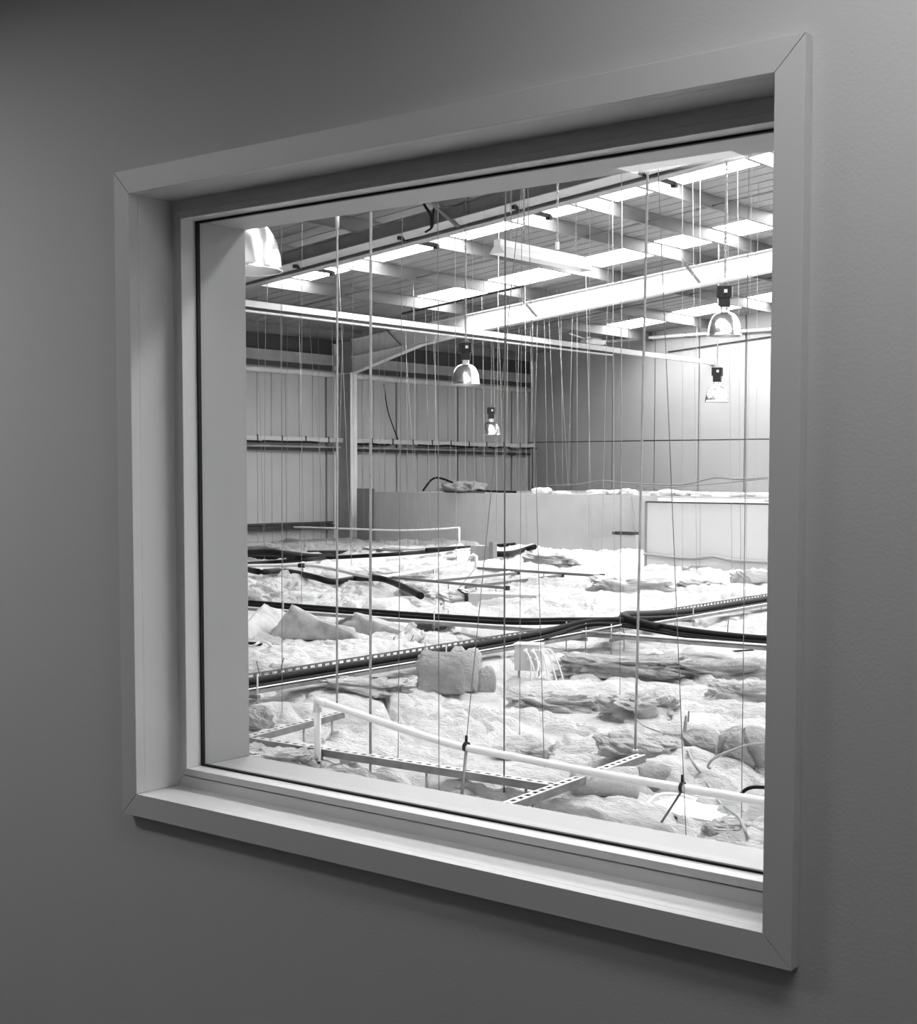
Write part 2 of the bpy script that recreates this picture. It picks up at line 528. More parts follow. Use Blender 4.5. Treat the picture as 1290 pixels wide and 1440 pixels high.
# gable wall
GX = []
struct('wall_gable', MB().box((RX0 - .1, YGAB + .03, BASE), (RX1, YGAB + .15, 4.6)), M['seam'])
xs = [-20.4] + [-20.24 + 1.118 * i for i in range(0, 32)]
gp = [(a, b) for a, b in zip(xs[:-1], xs[1:])]
for a, b in gp:
    p = MB()
    p.box((a + .012, YGAB, BASE), (b - .012, YGAB + .035, .735)).box((a + .012, YGAB, .757), (b - .012, YGAB + .035, 4.5))
    o = p.build('wall_panel', M['gable']); o['kind'] = 'structure'
    o['label'] = 'pale flat panel of the end wall'
fl = at_y(940, 495, YGAB - .02); fr_ = at_y(1081, 474, YGAB - .02)
dd = (fr_ - fl)
tag(MB().bar(fl - dd * .0, fl + dd * 4.2, .03, .03).build('trim_1', M['seam']), 'thin dark sloping trim high on the end wall', None)['kind'] = 'structure'
bpy.data.objects['trim_1'].pop('category', None)

# roof sheeting with openings for the rooflights
SKY = [(4.9, 5.8), (9.6, 10.5), (15.55, 16.48), (19.08, 19.97), (22.2, 23.1), (25.02, 25.95)]
SKY_FROM = {4.9: -7.0, 9.6: -10.2, 22.2: -8.6}     # unseen rows added to brighten the hall, starting further along the slope
PX = [-20.1, -18.6, -16.97, -15.38, -13.66, -12.07, -11.03, -9.98, -8.45, -6.9, -5.3, -3.7]
PXR = [-2.3, -.75, .8, 2.35, 3.9, 5.45, 7., 8.55, 10.1, 11.65, 13.2]


def slope_piece(mb, x0, x1, y0, y1, th=.05):
    a0, a1 = zroof(x0), zroof(x1)
    mb.prism([(x0, y0, a0), (x1, y0, a1), (x1, y0, a1 + th), (x0, y0, a0 + th)], [(x0, y1, a0), (x1, y1, a1), (x1, y1, a1 + th), (x0, y1, a0 + th)])


rf = MB()
ycut = [YO] + [v for s in SKY for v in s] + [YGAB + .1]
sky_cells = []
for sx0, sx1, pl in ((RX0, RIDGE, PX), (RIDGE, RX1, PXR)):
    for i in range(0, len(ycut) - 1, 2): slope_piece(rf, sx0, sx1, ycut[i], ycut[i + 1])
    xs_ = [sx0] + pl + [sx1]
    for (y0, y1) in SKY:
        for k in range(len(xs_) - 1):
            a, b = xs_[k], xs_[k + 1]
            if k == 0 or k >= (len(xs_) - 2 if sx0 == RX0 else 5) or (sx0 == RX0 and k <= 2) or a < SKY_FROM.get(y0, -99): slope_piece(rf, a, b, y0, y1); continue
            m_ = .04
            slope_piece(rf, a, a + m_, y0, y1); slope_piece(rf, b - m_, b, y0, y1)
            sky_cells.append((a + m_, b - m_, y0, y1))
# liner ribs running down the slope
for sx0, sx1 in ((RX0, RIDGE), (RIDGE, RX1)):
    y = 8.0
    while y < YGAB:
        if not any(s0 - .03 < y < s1 + .03 for s0, s1 in SKY):
            a0, a1 = zroof(sx0), zroof(sx1)
            rf.prism([(sx0, y - .02, a0 + .01), (sx0, y + .02, a0 + .01), (sx0, y + .012, a0 - .008), (sx0, y - .012, a0 - .008)],
                     [(sx1, y - .02, a1 + .01), (sx1, y + .02, a1 + .01), (sx1, y + .012, a1 - .008), (sx1, y - .012, a1 - .008)])
        y += .32
struct('roof', rf, M['roof'], 'ribbed grey roof sheeting')
ords = ['first', 'second', 'third', 'fourth', 'fifth', 'sixth', 'seventh', 'eighth', 'ninth', 'tenth', 'eleventh', 'twelfth']
rown = {15.55: 'just beyond the nearer rafter', 19.08: 'in the row before the white rafter', 25.02: 'in the row beyond the white rafter', 4.9: 'added for light in the row nearest the window', 9.6: 'added for light in the second row from the window', 22.2: 'added for light in the short row above the boxes'}
cnt = {}
for a, b, y0, y1 in sky_cells:
    far = a > RIDGE
    key = (y0, far); cnt[key] = cnt.get(key, 0) + 1
    if (far and y0 < 10): pass
    mb = MB(); slope_piece(mb, a, b, y0, y1, .012)
    o = mb.build('rooflight', M['skylight'])
    tag(o, 'bright rooflight ' + rown[y0] + ', ' + ords[cnt[key] - 1] + (' past the ridge' if far else ' from the left'), 'rooflight', 'rooflights ' + rown[y0])

# purlins
pl_names = dict(zip(PX, range(99)))
for i, x in enumerate(PX + PXR):
    z1 = zroof(x) - .002
    t = MB()
    s = 1 if x < RIDGE else -1
    prof = [(0, 0), (0, -.2), (.065 * s, -.2), (.065 * s, -.182), (.063 * s, -.182), (.063 * s, -.198), (.004 * s, -.198), (.004 * s, -.003), (-.06 * s, 0)]
    prof = [(0, 0), (.006 * s, 0), (.006 * s, -.196), (.06 * s, -.196), (.06 * s, -.2), (0, -.2)]
    t.prism([(x + a, 6.0, z1 + b) for a, b in prof], [(x + a, YGAB - .01, z1 + b) for a, b in prof])
    t.prism([(x - .06 * s, 6.0, z1 - .004), (x - .06 * s, 6.0, z1), (x, 6.0, z1), (x, 6.0, z1 - .004)], [(x - .06 * s, YGAB - .01, z1 - .004), (x - .06 * s, YGAB - .01, z1), (x, YGAB - .01, z1), (x, YGAB - .01, z1 - .004)])
    o = t.build('roof_purlin', M['purlin'])
    lab = (ords[i] + ' galvanised roof purlin counting up from the side wall') if i < 12 else 'galvanised roof purlin on the far slope, ' + ords[i - 12] + ' past the ridge'
    tag(o, lab, 'purlin', 'roof purlins')

# anti-sag rods between purlins
for yy, lab in ((11.2, 'thin dark sag rods crossing the near roof bay'), (17.3, 'thin dark sag rods crossing the middle roof bay'), (22.9, 'thin dark sag rods crossing the far roof bay')):
    t = MB()
    for a, b in zip(PX[1:-1], PX[2:]):
        t.tube([(a + .01, yy + .0, zr(a) + .05), (b - .005, yy, zr(b) + .05)], .011, 6)
    tag(t.build('sag_rods', M['darkwire']), lab, 'rod')
a, b = at_z(568, 440, 2.95), at_z(735, 403, 3.1)
t = thing('ceiling_conduit', 'black conduit slung below the purlins before the white rafter', 'conduit', tuple(a))
pa = at_y(566, 441, 19.0); pb = at_y(738, 402, 19.0)
MB().tube([pa, pb], .02, 8).build('tube', M['black'], t)
h_ = MB()
for q in (.08, .5, .93):
    p = pa.lerp(pb, q); h_ = MB().tube([p, (p.x, p.y, zroof(p.x))], .006, 5)
    h_.build('hanger', M['black'], t)


# rafters
def rafter(y, m, label, x0, x1, dep=.345, fw=.17):
    t = thing('roof_rafter', label, 'rafter', (x0, y, zr(x0)))
    web = MB(); fl1 = MB(); fl2 = MB()
    xs_ = [x0, x1]
    za, zb = zr(x0), zr(x1)
    web.prism([(x0, y - .006, za - .01), (x1, y - .006, zb - .01), (x1, y - .006, zb - dep + .01), (x0, y - .006, za - dep + .01)],
              [(x0, y + .006, za - .01), (x1, y + .006, zb - .01), (x1, y + .006, zb - dep + .01), (x0, y + .006, za - dep + .01)])
    for mb, zo in ((fl1, 0), (fl2, -dep + .014)):
        mb.prism([(x0, y - fw / 2, za + zo), (x1, y - fw / 2, zb + zo), (x1, y - fw / 2, zb + zo - .014), (x0, y - fw / 2, za + zo - .014)],
                 [(x0, y + fw / 2, za + zo), (x1, y + fw / 2, zb + zo), (x1, y + fw / 2, zb + zo - .014), (x0, y + fw / 2, za + zo - .014)])
    web.build('web', m, t); fl1.build('flange', m, t); fl2.build('flange', m, t)
    return t


Y1, Y2 = 14.16, 20.48
r1 = rafter(Y1, M['steelg'], 'nearer roof rafter with grey web, rising to the upper right of the window', -20.0, RIDGE)
r2 = rafter(Y2, M['steelw'], 'white roof rafter rising from the far column haunch', -19.85, RIDGE)
# haunch of the white rafter (tapered bracket down to the column)
c0 = at_y(497, 524, Y2)
hx0 = -19.85; hx1 = -17.1
hz0 = c0.z; hz1 = zr(hx1) - .335
hm = at_y(592, 485, Y2)
hp = [(hx0, zr(hx0) - .33), (hx1, zr(hx1) - .33), (hm.x, hm.z), (hx0, hz0)]
MB().prism([(x, Y2 - .006, z) for x, z in hp], [(x, Y2 + .006, z) for x, z in hp]).build('haunch_web', M['steelw'], r2)
hf = MB()
for (ax, az), (bx, bz) in (((hx0, hz0), (hm.x, hm.z)), ((hm.x, hm.z), (hx1, zr(hx1) - .335))):
    hf.prism([(ax, Y2 - .08, az), (bx, Y2 - .08, bz), (bx, Y2 - .08, bz - .016), (ax, Y2 - .08, az - .016)],
             [(ax, Y2 + .08, az), (bx, Y2 + .08, bz), (bx, Y2 + .08, bz - .016), (ax, Y2 + .08, az - .016)])
hf.build('haunch_flange', M['steelw'], r2)
for x in (-18.62, -15.38, -12.07, -8.4):   # fly braces from purlin to rafter foot
    p = MB()
    p.bar((x - .02, Y2 - .5 + .0, zr(x) + .06), (x + .1, Y2 - .09, zr(x) - .3), .07, .014)
    p.build('fly_brace', M['purlin'], r2)
pbr = at_y(605, 305, Y1 - .1)
for x in (-11.9, -17.2):
    MB().bar((x - .1, Y1 - .55, zr(x) + .05), (x + .1, Y1 - .09, zr(x) - .3), .07, .014).build('fly_brace', M['purlin'], r1)

# column
cx0, cx1 = -20.33, -19.86
t = thing('steel_column', 'pale steel column carrying the white rafter against the side wall', 'column', (cx1, Y2, BASE))
MB().box((cx0, Y2 - .006, BASE), (cx1, Y2 + .006, zr(cx1) - .02)).build('web', M['steelg'], t)  # web in a darker grey than the flanges, standing in for its shaded side
MB().box((cx1 - .014, Y2 - .09, BASE), (cx1, Y2 + .09, hz0)).build('flange', M['steelw'], t)
MB().box((cx0, Y2 - .09, BASE), (cx0 + .014, Y2 + .09, zr(cx0) - .02)).build('flange', M['steelw'], t)
MB().box((cx0, Y2 - .085, hz0 - .02), (cx1, Y2 + .085, hz0 - .006)).build('stiffener', M['steelw'], t)

# white trunking and cable tray along the nearer rafter
def raf_line(px, py, y):
    return at_y(px, py, y)


ya = Y1 - .11
A1, A2 = at_y(343, 388.5, ya), at_y(911, 234, ya)
sl = (A2 - A1) / (A2.x - A1.x)
TA = A1 + sl * (-18.5 - A1.x); TB = A1 + sl * (-6.2 - A1.x)
t = thing('cable_trunking', 'white cable trunking fixed along the foot of the nearer rafter', 'trunking', tuple(TA))
prof = [(.035, 0), (-.03, 0), (-.035, -.012), (.035, -.088)]          # top, then a sloping lid facing down into the hall
MB().prism([TA + Vector((0, a, b)) for a, b in prof], [TB + Vector((0, a, b)) for a, b in prof]).build('trunking_body', M['whitepl'], t)
j_ = MB()
for q in (.3, .55, .8):
    p = TA.lerp(TB, q) - Vector((0, 0, .042)); MB().prism([p + Vector((0, a * 1.04, b * 1.03 + .042)) - sl.normalized() * .02 for a, b in prof], [p + Vector((0, a * 1.04, b * 1.03 + .042)) + sl.normalized() * .02 for a, b in prof]).build('joint_cover', M['steelw'], t)
B1, B2 = at_y(343, 398, Y1 + .02), at_y(911, 246, Y1 + .02)
sb = (B2 - B1) / (B2.x - B1.x)
TA = B1 + sb * (-18.5 - B1.x); TB = B2
t = thing('rafter_cable_tray', 'slotted grey cable tray under the nearer rafter, ending near the ridge light', 'cable tray', tuple(TA))
n_ = 150
side = MB()
for zo in (-.002, -.05):
    side.bar(TA + Vector((0, 0, zo)), TB + Vector((0, 0, zo)), .008, .016)
for i in range(n_):
    p = TA.lerp(TB, (i + .5) / n_); side.obox(p + Vector((0, 0, -.026)), sb.normalized() * .022, (0, .003, 0), (0, 0, .02))
side.build('side_rail', M['channel'], t)
MB().bar(TA + Vector((0, .07, -.055)), TB + Vector((0, .07, -.055)), .14, .006).build('tray_base', M['seam'], t)
MB().bar(TA + Vector((0, .02, -.07)), TB + Vector((0, .02, -.07)), .02, .016).build('lower_lip', M['whitepl'], t)
for px in (428, 575, 735, 912):
    p = at_y(px, 400, Y1 + .02); u = (p.x - TA.x) / (TB.x - TA.x); p = TA.lerp(TB, u)
    MB().bar(p + Vector((0, -.2, -.012)), p + Vector((0, .55, -.012)), .045, .045).obox(p + Vector((0, .55, -.03)), (.03, 0, 0), (0, .03, 0), (0, 0, .03)).build('bracket', M['seam'], t)

# overhead tray running from the window side to the end wall
XT = -15.44
pz = [at_x(342, 426, XT), at_x(1000, 510, XT)]
ys0, ys1 = 9.0, YGAB - .02
zt = (pz[0].z + pz[1].z) / 2
t = thing('overhead_trunking', 'long white trunking hung under the rafters, running away to the end wall', 'trunking', (XT, ys0, zt))
MB().box((XT - .05, ys0, zt - .045), (XT + .05, ys1, zt + .045)).build('trunking_body', M['steelw'], t, .004)
MB().box((XT - .03, ys0, zt - .085), (XT + .03, 23.0, zt - .05)).build('gap_shade_strip', M['seam'], t)  # solid dark strip standing in for the shade in the open gap
MB().box((XT - .045, ys0, zt - .115), (XT + .045, 23.0, zt - .09)).build('strut', M['galv'], t)
h_ = MB()
for y in (10.2, 14.16, 17.3, 20.48, 23.6, 26.2):
    MB().tube([(XT, y, zt + .04), (XT, y, zr(XT) - .34 if y in (14.16, 20.48) else zroof(XT))], .006, 6).build('hanger', M['zinc'], t)

# white pipe across the top of the end wall
pa = at_y(800, 484, YGAB - .12); pb = at_y(1081, 463, YGAB - .12)
pm = at_y(965, 471, YGAB - .12)
pts = catmull([pa, pm, pb, pb + (pb - pm) * 1.2], 6)
t = thing('white_conduit', 'white pipe rising slightly across the top of the end wall', 'pipe', tuple(pa))
MB().tube(pts, .035, 8).build('tube', M['whitepl'], t)
k_ = MB()
for q in (2, 6, 10, 14): MB().obox(pts[q] + Vector((0, .05, 0)), (.02, 0, 0), (0, .075, 0), (0, 0, .045)).build('pipe_clip', M['steelg'], t)
# crumpled white fitting where tray and pipe meet
def lump(name, p, ax, ay, az, m, label=None, cat=None, seed=0, rough=.18, sq=.5, parent=None, tone=1., group=None, n=26, fine=.05, sink=.3, rotz=0., fold=0.):
    """a soft rounded block with folds; p = centre of its base"""
    r_ = np.random.RandomState(seed)
    us = np.linspace(0, 2 * math.pi, n * 2, endpoint=False); vs_ = np.linspace(-math.pi / 2, math.pi / 2, n)
    U, V = np.meshgrid(us, vs_)
    def sp(c, e): return np.sign(c) * np.abs(c) ** e
    X = sp(np.cos(V), sq) * sp(np.cos(U), sq); Y = sp(np.cos(V), sq) * sp(np.sin(U), sq); Z = sp(np.sin(V), sq)
    k = seed * 13 + 5
    d = 1 + rough * (fbm(X * 1.3 + seed + Z * .7, Y * 1.3 + Z * .9, k, 3)) + fine * fbm(X * 4 + Z * 3 + seed, Y * 5 - Z * 4, k + 3, 5)
    if fold: d = d - fold * np.exp(-((np.sin(2.2 * U + seed) * .8 + Z * .6) / .16) ** 2)
    X, Y, Z = X * d * ax, Y * d * ay, Z * d * az
    Z = np.maximum(Z, -az * .8)
    c_, s_ = math.cos(rotz), math.sin(rotz)
    W = np.stack([c_ * X - s_ * Y + p[0], s_ * X + c_ * Y + p[1], Z + p[2] + az * (1 - sink)], -1).reshape(-1, 3)
    N = n * 2
    fs = [(i * N + j, i * N + (j + 1) % N, (i + 1) * N + (j + 1) % N, (i + 1) * N + j) for i in range(n - 1) for j in range(N)]
    mb = MB(); mb.add([tuple(v) for v in W], fs, True)
    o = mb.build(name, m, parent, tone=tone)
    if label: tag(o, label, cat, group)
    return o


p = at_x(835, 482, XT + .02)
lump('crumpled_sheet', (p.x, p.y, zt + .045), .12, .3, .07, M['whitepl'], 'crumpled white wrapping caught on the overhead trunking', 'wrapping', 5, .6, .7, n=14, fine=.3, sink=.05)
pw = at_x(802, 468, XT)
tag(MB().tube([at_x(801, 469, XT), at_x(822, 476, XT)], .012, 6).build('pipe_offcut', M['whitepl']), 'short white stick poking out beside the crumpled wrapping', 'stick')

# partitions: boarded enclosures rising through the insulation
YP = 20.15
pzt = at_y(706, 694, YP).z
pxl = at_y(526, 690, YP).x
struct('wall_partition', MB().box((pxl, YP, BASE), (-6., YP + .1, pzt)), M['board'], 'low grey plasterboard wall of the enclosure at the back')
bx = at_z(908, 803, -1.3)
YB = bx.y; bzt = at_y(908, 706, YB).z
bo = thing('wall_enclosure', 'nearer pale boarded box at right', None, (bx.x, YB, BASE), kind='structure')
MB().box((bx.x, YB, BASE), (-4.5, YP - .005, bzt)).build('board_face', M['boardlight'], bo)
MB().box((bx.x - .012, YB - .012, BASE), (bx.x + .02, YB + .02, bzt + .012)).build('corner_trim', M['steelg'], bo)
MB().box((bx.x, YB - .012, bzt - .006), (-4.5, YB + .03, bzt + .012)).build('edge_trim', M['seam'], bo)
struct('roof_2', MB().box((pxl, YP + .1, pzt - .06), (-4.5, YGAB - .02, pzt - .01)), M['board'], 'lid of the enclosure at the back')
# side face of the partition, its shade put into a dark colour
q0 = at_y(503, 687, YP - .02); q1 = at_y(527, 690, YP - .02)
tag(MB().box((q0.x, YP - .04, BASE), (q1.x, YP - .01, q0.z)).build('dark_side_board', M['boarddark']), 'side face of the grey partition by the pale column, shade painted dark', 'board')
# low sloping upstand before the partition
u0 = at_y(762, 765, YP - .35); u1 = at_y(897, 752, YP - .35)
tag(MB().prism([(u0.x, YP - .4, BASE), (u1.x, YP - .4, BASE), (u1.x, YP - .4, u1.z), (u0.x, YP - .4, u0.z)],
               [(u0.x, YP - .3, BASE), (u1.x, YP - .3, BASE), (u1.x, YP - .3, u1.z), (u0.x, YP - .3, u0.z)]).build('sloping_upstand', M['board']),
    'low pale board with sloping top edge in front of the grey partition', 'board')
q = at_y(880, 752, YP - .35)
tag(MB().box((q.x - .22, YP - .42, q.z), (q.x + .2, YP - .25, q.z + .05)).build('vent_slot', M['seam']), 'small dark bracket lying on the sloping board', 'bracket')

# ================================================================== INSULATION BED
ns, ntt = 900, 640
S = 3.0 * np.exp(np.linspace(0, math.log(33 / 3.0), ns))
T = np.linspace(-1, 1, ntt)
SS, TT = np.meshgrid(S, T, indexing='ij')
L = TT * (.30 * SS + .9)
fx, fy = -math.sin(YAW), math.cos(YAW)
GXs = fx * SS + math.cos(YAW) * L; GYs = fy * SS + math.sin(YAW) * L
GZ, GT = wool_height(GXs, GYs)
verts = np.stack([GXs, GYs, GZ], -1).reshape(-1, 3)
idx = np.arange(ns * ntt).reshape(ns, ntt)
F4 = np.stack([idx[:-1, :-1], idx[1:, :-1], idx[1:, 1:], idx[:-1, 1:]], -1).reshape(-1, 4)[:, ::-1]
ok = (verts[:, 0] > XWALL + .01) & (verts[:, 1] > YO + .02) & (verts[:, 1] < YGAB - .02) & ~((verts[:, 1] > YP + .05) & (verts[:, 0] > pxl + .05)) & ~((verts[:, 1] > YB + .06) & (verts[:, 0] > bx.x + .05))
F4 = F4[ok[F4].all(1)]
used = np.zeros(len(verts), bool); used[F4] = True
remap = np.cumsum(used) - 1
verts = verts[used]; F4 = remap[F4]; tone = GT.reshape(-1)[used]
me = bpy.data.meshes.new('insulation_quilt')
me.vertices.add(len(verts)); me.vertices.foreach_set('co', verts.ravel())
me.loops.add(len(F4) * 4); me.loops.foreach_set('vertex_index', F4.ravel().astype(np.int32))
me.polygons.add(len(F4)); me.polygons.foreach_set('loop_start', np.arange(0, len(F4) * 4, 4, dtype=np.int32))
me.polygons.foreach_set('use_smooth', np.ones(len(F4), bool))
me.update(calc_edges=True)
at_ = me.attributes.new('tone', 'FLOAT', 'POINT'); at_.data.foreach_set('value', tone.astype(np.float32))
me.materials.append(M['wool'])
o = bpy.data.objects.new('insulation_quilt', me); COL.objects.link(o)
tag(o, 'rumpled white glass wool quilt covering the whole deck', 'insulation', None, 'stuff')

W, G, PP = M['wool'], M['woolgrey'], M['facing']
#  px, py(base), width px, height px, depth ratio, material, tone, label, extra
LUMPS = [
    (612, 884, 44, 22, .8, G, 1., 'dark grey wool clump beside the folded grey facing', 'clump'),
    (365, 850, 60, 36, .9, W, 1., 'white pointed quilt fold above the long cable tray at the left edge', 'fold'),
    (583, 836, 42, 20, .7, W, .8, 'ragged grey tuft below the end of the thick black cable', 'tuft'),
    (640, 846, 76, 30, .7, W, 1.05, 'smooth white pillow of wool left of the half-buried box', 'pillow'),
    (780, 982, 110, 34, .7, W, .85, 'torn wool hump right of the white-wired box', 'hump'),
    (905, 992, 96, 40, .7, W, .82, 'grey wool ridge left of the splintered stick', 'ridge'),
    (1020, 962, 170, 40, .5, G, 1.05, 'long dark wool bank below the right-hand cable tray', 'bank'),
    (872, 940, 150, 30, .5, G, 1.15, 'dark wool bank under the cable crossing', 'bank'),
    (1045, 988, 90, 34, .6, W, .82, 'grey wool hump at the right edge under the dark bank', 'hump'),
    (1048, 1074, 78, 62, .9, G, 1.1, 'round grey roll of faced wool at the right edge', 'roll'),
    (975, 1064, 84, 44, .8, G, 1.15, 'dark combed wool fold beside the round grey roll', 'fold'),
    (905, 1066, 110, 34, .7, W, .82, 'shaggy grey wool under the end of the slotted channel', 'tuft'),
    (350, 1034, 60, 40, .8, G, .95, 'dark wool tuft at the left edge by the slotted channels', 'tuft'),
    (1022, 1172, 50, 18, .8, W, .9, 'loose wool piece on the white sheet', 'clump'),
    (985, 821, 60, 22, .7, W, .82, 'crumpled grey wool at the foot of the pale boarded box', 'clump'),
    (890, 830, 100, 28, .7, W, .95, 'pale wool hump before the corner of the boarded box', 'hump'),
    (775, 797, 64, 18, .7, W, .85, 'wool hump at the end of the far black cable', 'hump'),
    (560, 812, 90, 18, .7, W, .82, 'low grey wool patch behind the white pipe joint', 'patch'),
    (636, 790, 26, 11, .8, W, .7, 'small grey wool ball beyond the white pipe', 'ball'),
    (400, 938, 60, 22, .7, W, .82, 'grey wool curl below the folded facing at left', 'curl'),
    (520, 978, 110, 22, .6, W, .82, 'flat grey wool strip left of the torn bale', 'strip'),
    (740, 1068, 70, 26, .7, W, .82, 'grey wool tear below the white handrail pipe', 'tear'),
    (400, 1085, 80, 22, .7, W, .85, 'wool curl at the foot of the white upright', 'curl'),
    (1058, 824, 40, 24, .8, W, 1.05, 'white wool heap at the right foot of the boarded box', 'heap'),
    (360, 775, 60, 16, .6, G, .8, 'dark wool edge at the base of the side wall', 'edge'),
    (560, 776, 70, 12, .6, W, .8, 'wool ripple at the foot of the grey partition', 'ripple'),
]
for i, (px, py, wp, hp_, dr, m_, tn, lab, cat) in enumerate(LUMPS):
    b = on_wool(px, py)
    D = b.dot(FW); ax = wp / 2 * D / FPX; az = hp_ / 2 * D / FPX * 1.15
    b = Vector((b.x, b.y, hz(b.x, b.y)))
    d = Vector((b.x, b.y, 0)).normalized()
    c = b + d * ax * dr * .75
    az *= .78
    soft = cat in ('roll', 'ball', 'pillow', 'fold', 'tuft')
    lump('wool_' + cat, (c.x, c.y, b.z - .01), ax * 1.05, ax * dr, az * 1.1, m_, lab, 'insulation', 100 + i, .22 if cat == 'roll' else .5, .8 if soft else .45, tone=tn, n=72, fine=.08 if cat == 'roll' else .42 if not soft else .26,
         sink=.35 if soft else .5, rotz=YAW + random.uniform(-.35, .35), fold=.2 if wp > 60 else 0)


# torn bale and folded facings
def bale(px0, px1, py_base, hpx, name, label, cat, m_, tn, seed, sq=.35, dr=.6, fold=.14):
    b = on_wool((px0 + px1) / 2, py_base); D = b.dot(FW)
    ax = (px1 - px0) / 2 * D / FPX; az = hpx / 2 * D / FPX * 1.05
    d = Vector((b.x, b.y, 0)).normalized(); c = b + d * ax * dr
    return lump(name, (c.x, c.y, b.z - .01), ax, ax * dr, az, m_, label, cat, seed, .38, sq, tone=tn, n=44, fine=.12, sink=.1, rotz=YAW + .15, fold=fold)


bale(587, 652, 978, 58, 'wool_bale', 'torn grey bale of wool standing under the near cable tray', 'insulation bale', G, .95, 301)
bale(636, 676, 974, 62, 'wool_bale', 'pale upright wad of wool leaning on the torn grey bale', 'insulation bale', W, .9, 302, .5)
bale(672, 697, 974, 36, 'wool_scrap', 'small grey scrap at the right of the torn bale', 'insulation', G, 1.1, 303, .6)


def facing_fold(pix_poly, lab, seed, depth=.5, dz=.0):
    """stiff paper faced batt propped on the quilt: ridge line with two sloping sides"""
    (ax, ay), (rx, ry), (bx_, by_) = pix_poly          # left foot, ridge, right foot (pixels)
    A = on_wool(ax, ay); B = on_wool(bx_, by_)
    mid = (A + B) / 2; D = mid.dot(FW)
    Rg = at_d(rx, ry, D * 1.02)
    back = Vector((mid.x, mid.y, 0)).normalized() * depth
    n = 22; mb = MB(); vs = []; fs = []
    fwd = Vector((mid.x, mid.y, 0)).normalized()
    nb = 16
    for k in range(n + 1):
        q = k / n
        Rk = A.lerp(Rg, q * 2) if q < .5 else Rg.lerp(B, q * 2 - 1)
        Fk = A.lerp(B, q)
        Rk = Rk + fwd * depth * .35
        Bk = Fk + fwd * depth
        for j in range(nb + 1):
            r = j / nb
            if r < .5:
                t_ = r * 2; p_ = Fk.lerp(Rk, t_) - fwd * .05 * math.sin(t_ * math.pi) + Vector((0, 0, .03 * math.sin(t_ * math.pi)))
            else:
                t_ = r * 2 - 1; p_ = Rk.lerp(Bk, t_) + Vector((0, 0, .05 * math.sin(t_ * math.pi)))
            w_ = .05 * fbm(np.array([k * .22 + seed * 3.3]), np.array([j * .25]), seed, 4)[0]
            vs.append(p_ + Vector((0, 0, w_)) - fwd * w_)
    for k in range(n):
        for j in range(nb):
            fs.append((k * (nb + 1) + j, (k + 1) * (nb + 1) + j, (k + 1) * (nb + 1) + j + 1, k * (nb + 1) + j + 1))
    mb.add(vs, fs, True)
    o = mb.build('faced_batt', M['facing'])
    s_ = o.modifiers.new('thick', 'SOLIDIFY'); s_.thickness = .02; s_.offset = -1
    tag(o, lab, 'insulation batt')
    return o


facing_fold([(325, 905), (372, 850), (430, 884)], 'grey paper-faced batt folded at the left edge under the long tray', 1)
facing_fold([(378, 902), (410, 853), (500, 898)], 'pale broad folded batt in front of the grey one at left', 2, .35)
facing_fold([(470, 890), (498, 862), (590, 902)], 'grey folded batt with a peak left of the second rod', 3)
facing_fold([(555, 906), (580, 882), (596, 898)], 'small dark folded batt at the right end of the folded row', 4, .25)

# white blocks and wool along the top of the partition
for i, (px, py, wp, hp_) in enumerate([(763, 692, 24, 9), (790, 694, 26, 5), (840, 693, 36, 7), (868, 693, 18, 7), (886, 692, 22, 9), (927, 695, 20, 6), (940, 694, 34, 8), (965, 694, 20, 7), (985, 697, 24, 6), (1045, 700, 30, 5), (1072, 702, 16, 7)]):
    p = at_y(px, py, YP + .25); D = p.dot(FW)
    lump('wool_offcut', (p.x, p.y, pzt - .012), wp / 2 * D / FPX, .16, hp_ * .6 * D / FPX, W, ords[i] + ' wool offcut from the left on top of the low enclosure', 'insulation', 500 + i, .4, .6, n=16, fine=.15, sink=.2, group='wool offcuts on the enclosure')
p = at_y(650, 690, YP + .3); D = p.dot(FW)
lump('netting_heap', (p.x, p.y, pzt - .012), 55 / 2 * D / FPX * 1.2, .3, .12, G, 'dark tangle heaped on the left part of the partition top', 'heap', 520, .6, .8, tone=.55, n=20, fine=.4, sink=.25)


def cable(name, pts, r, m, label, cat='cable', group=None, smooth=6, n=8):
    o = MB().tube(catmull(pts, smooth), r, n).build(name, m)
    return tag(o, label, cat, group)


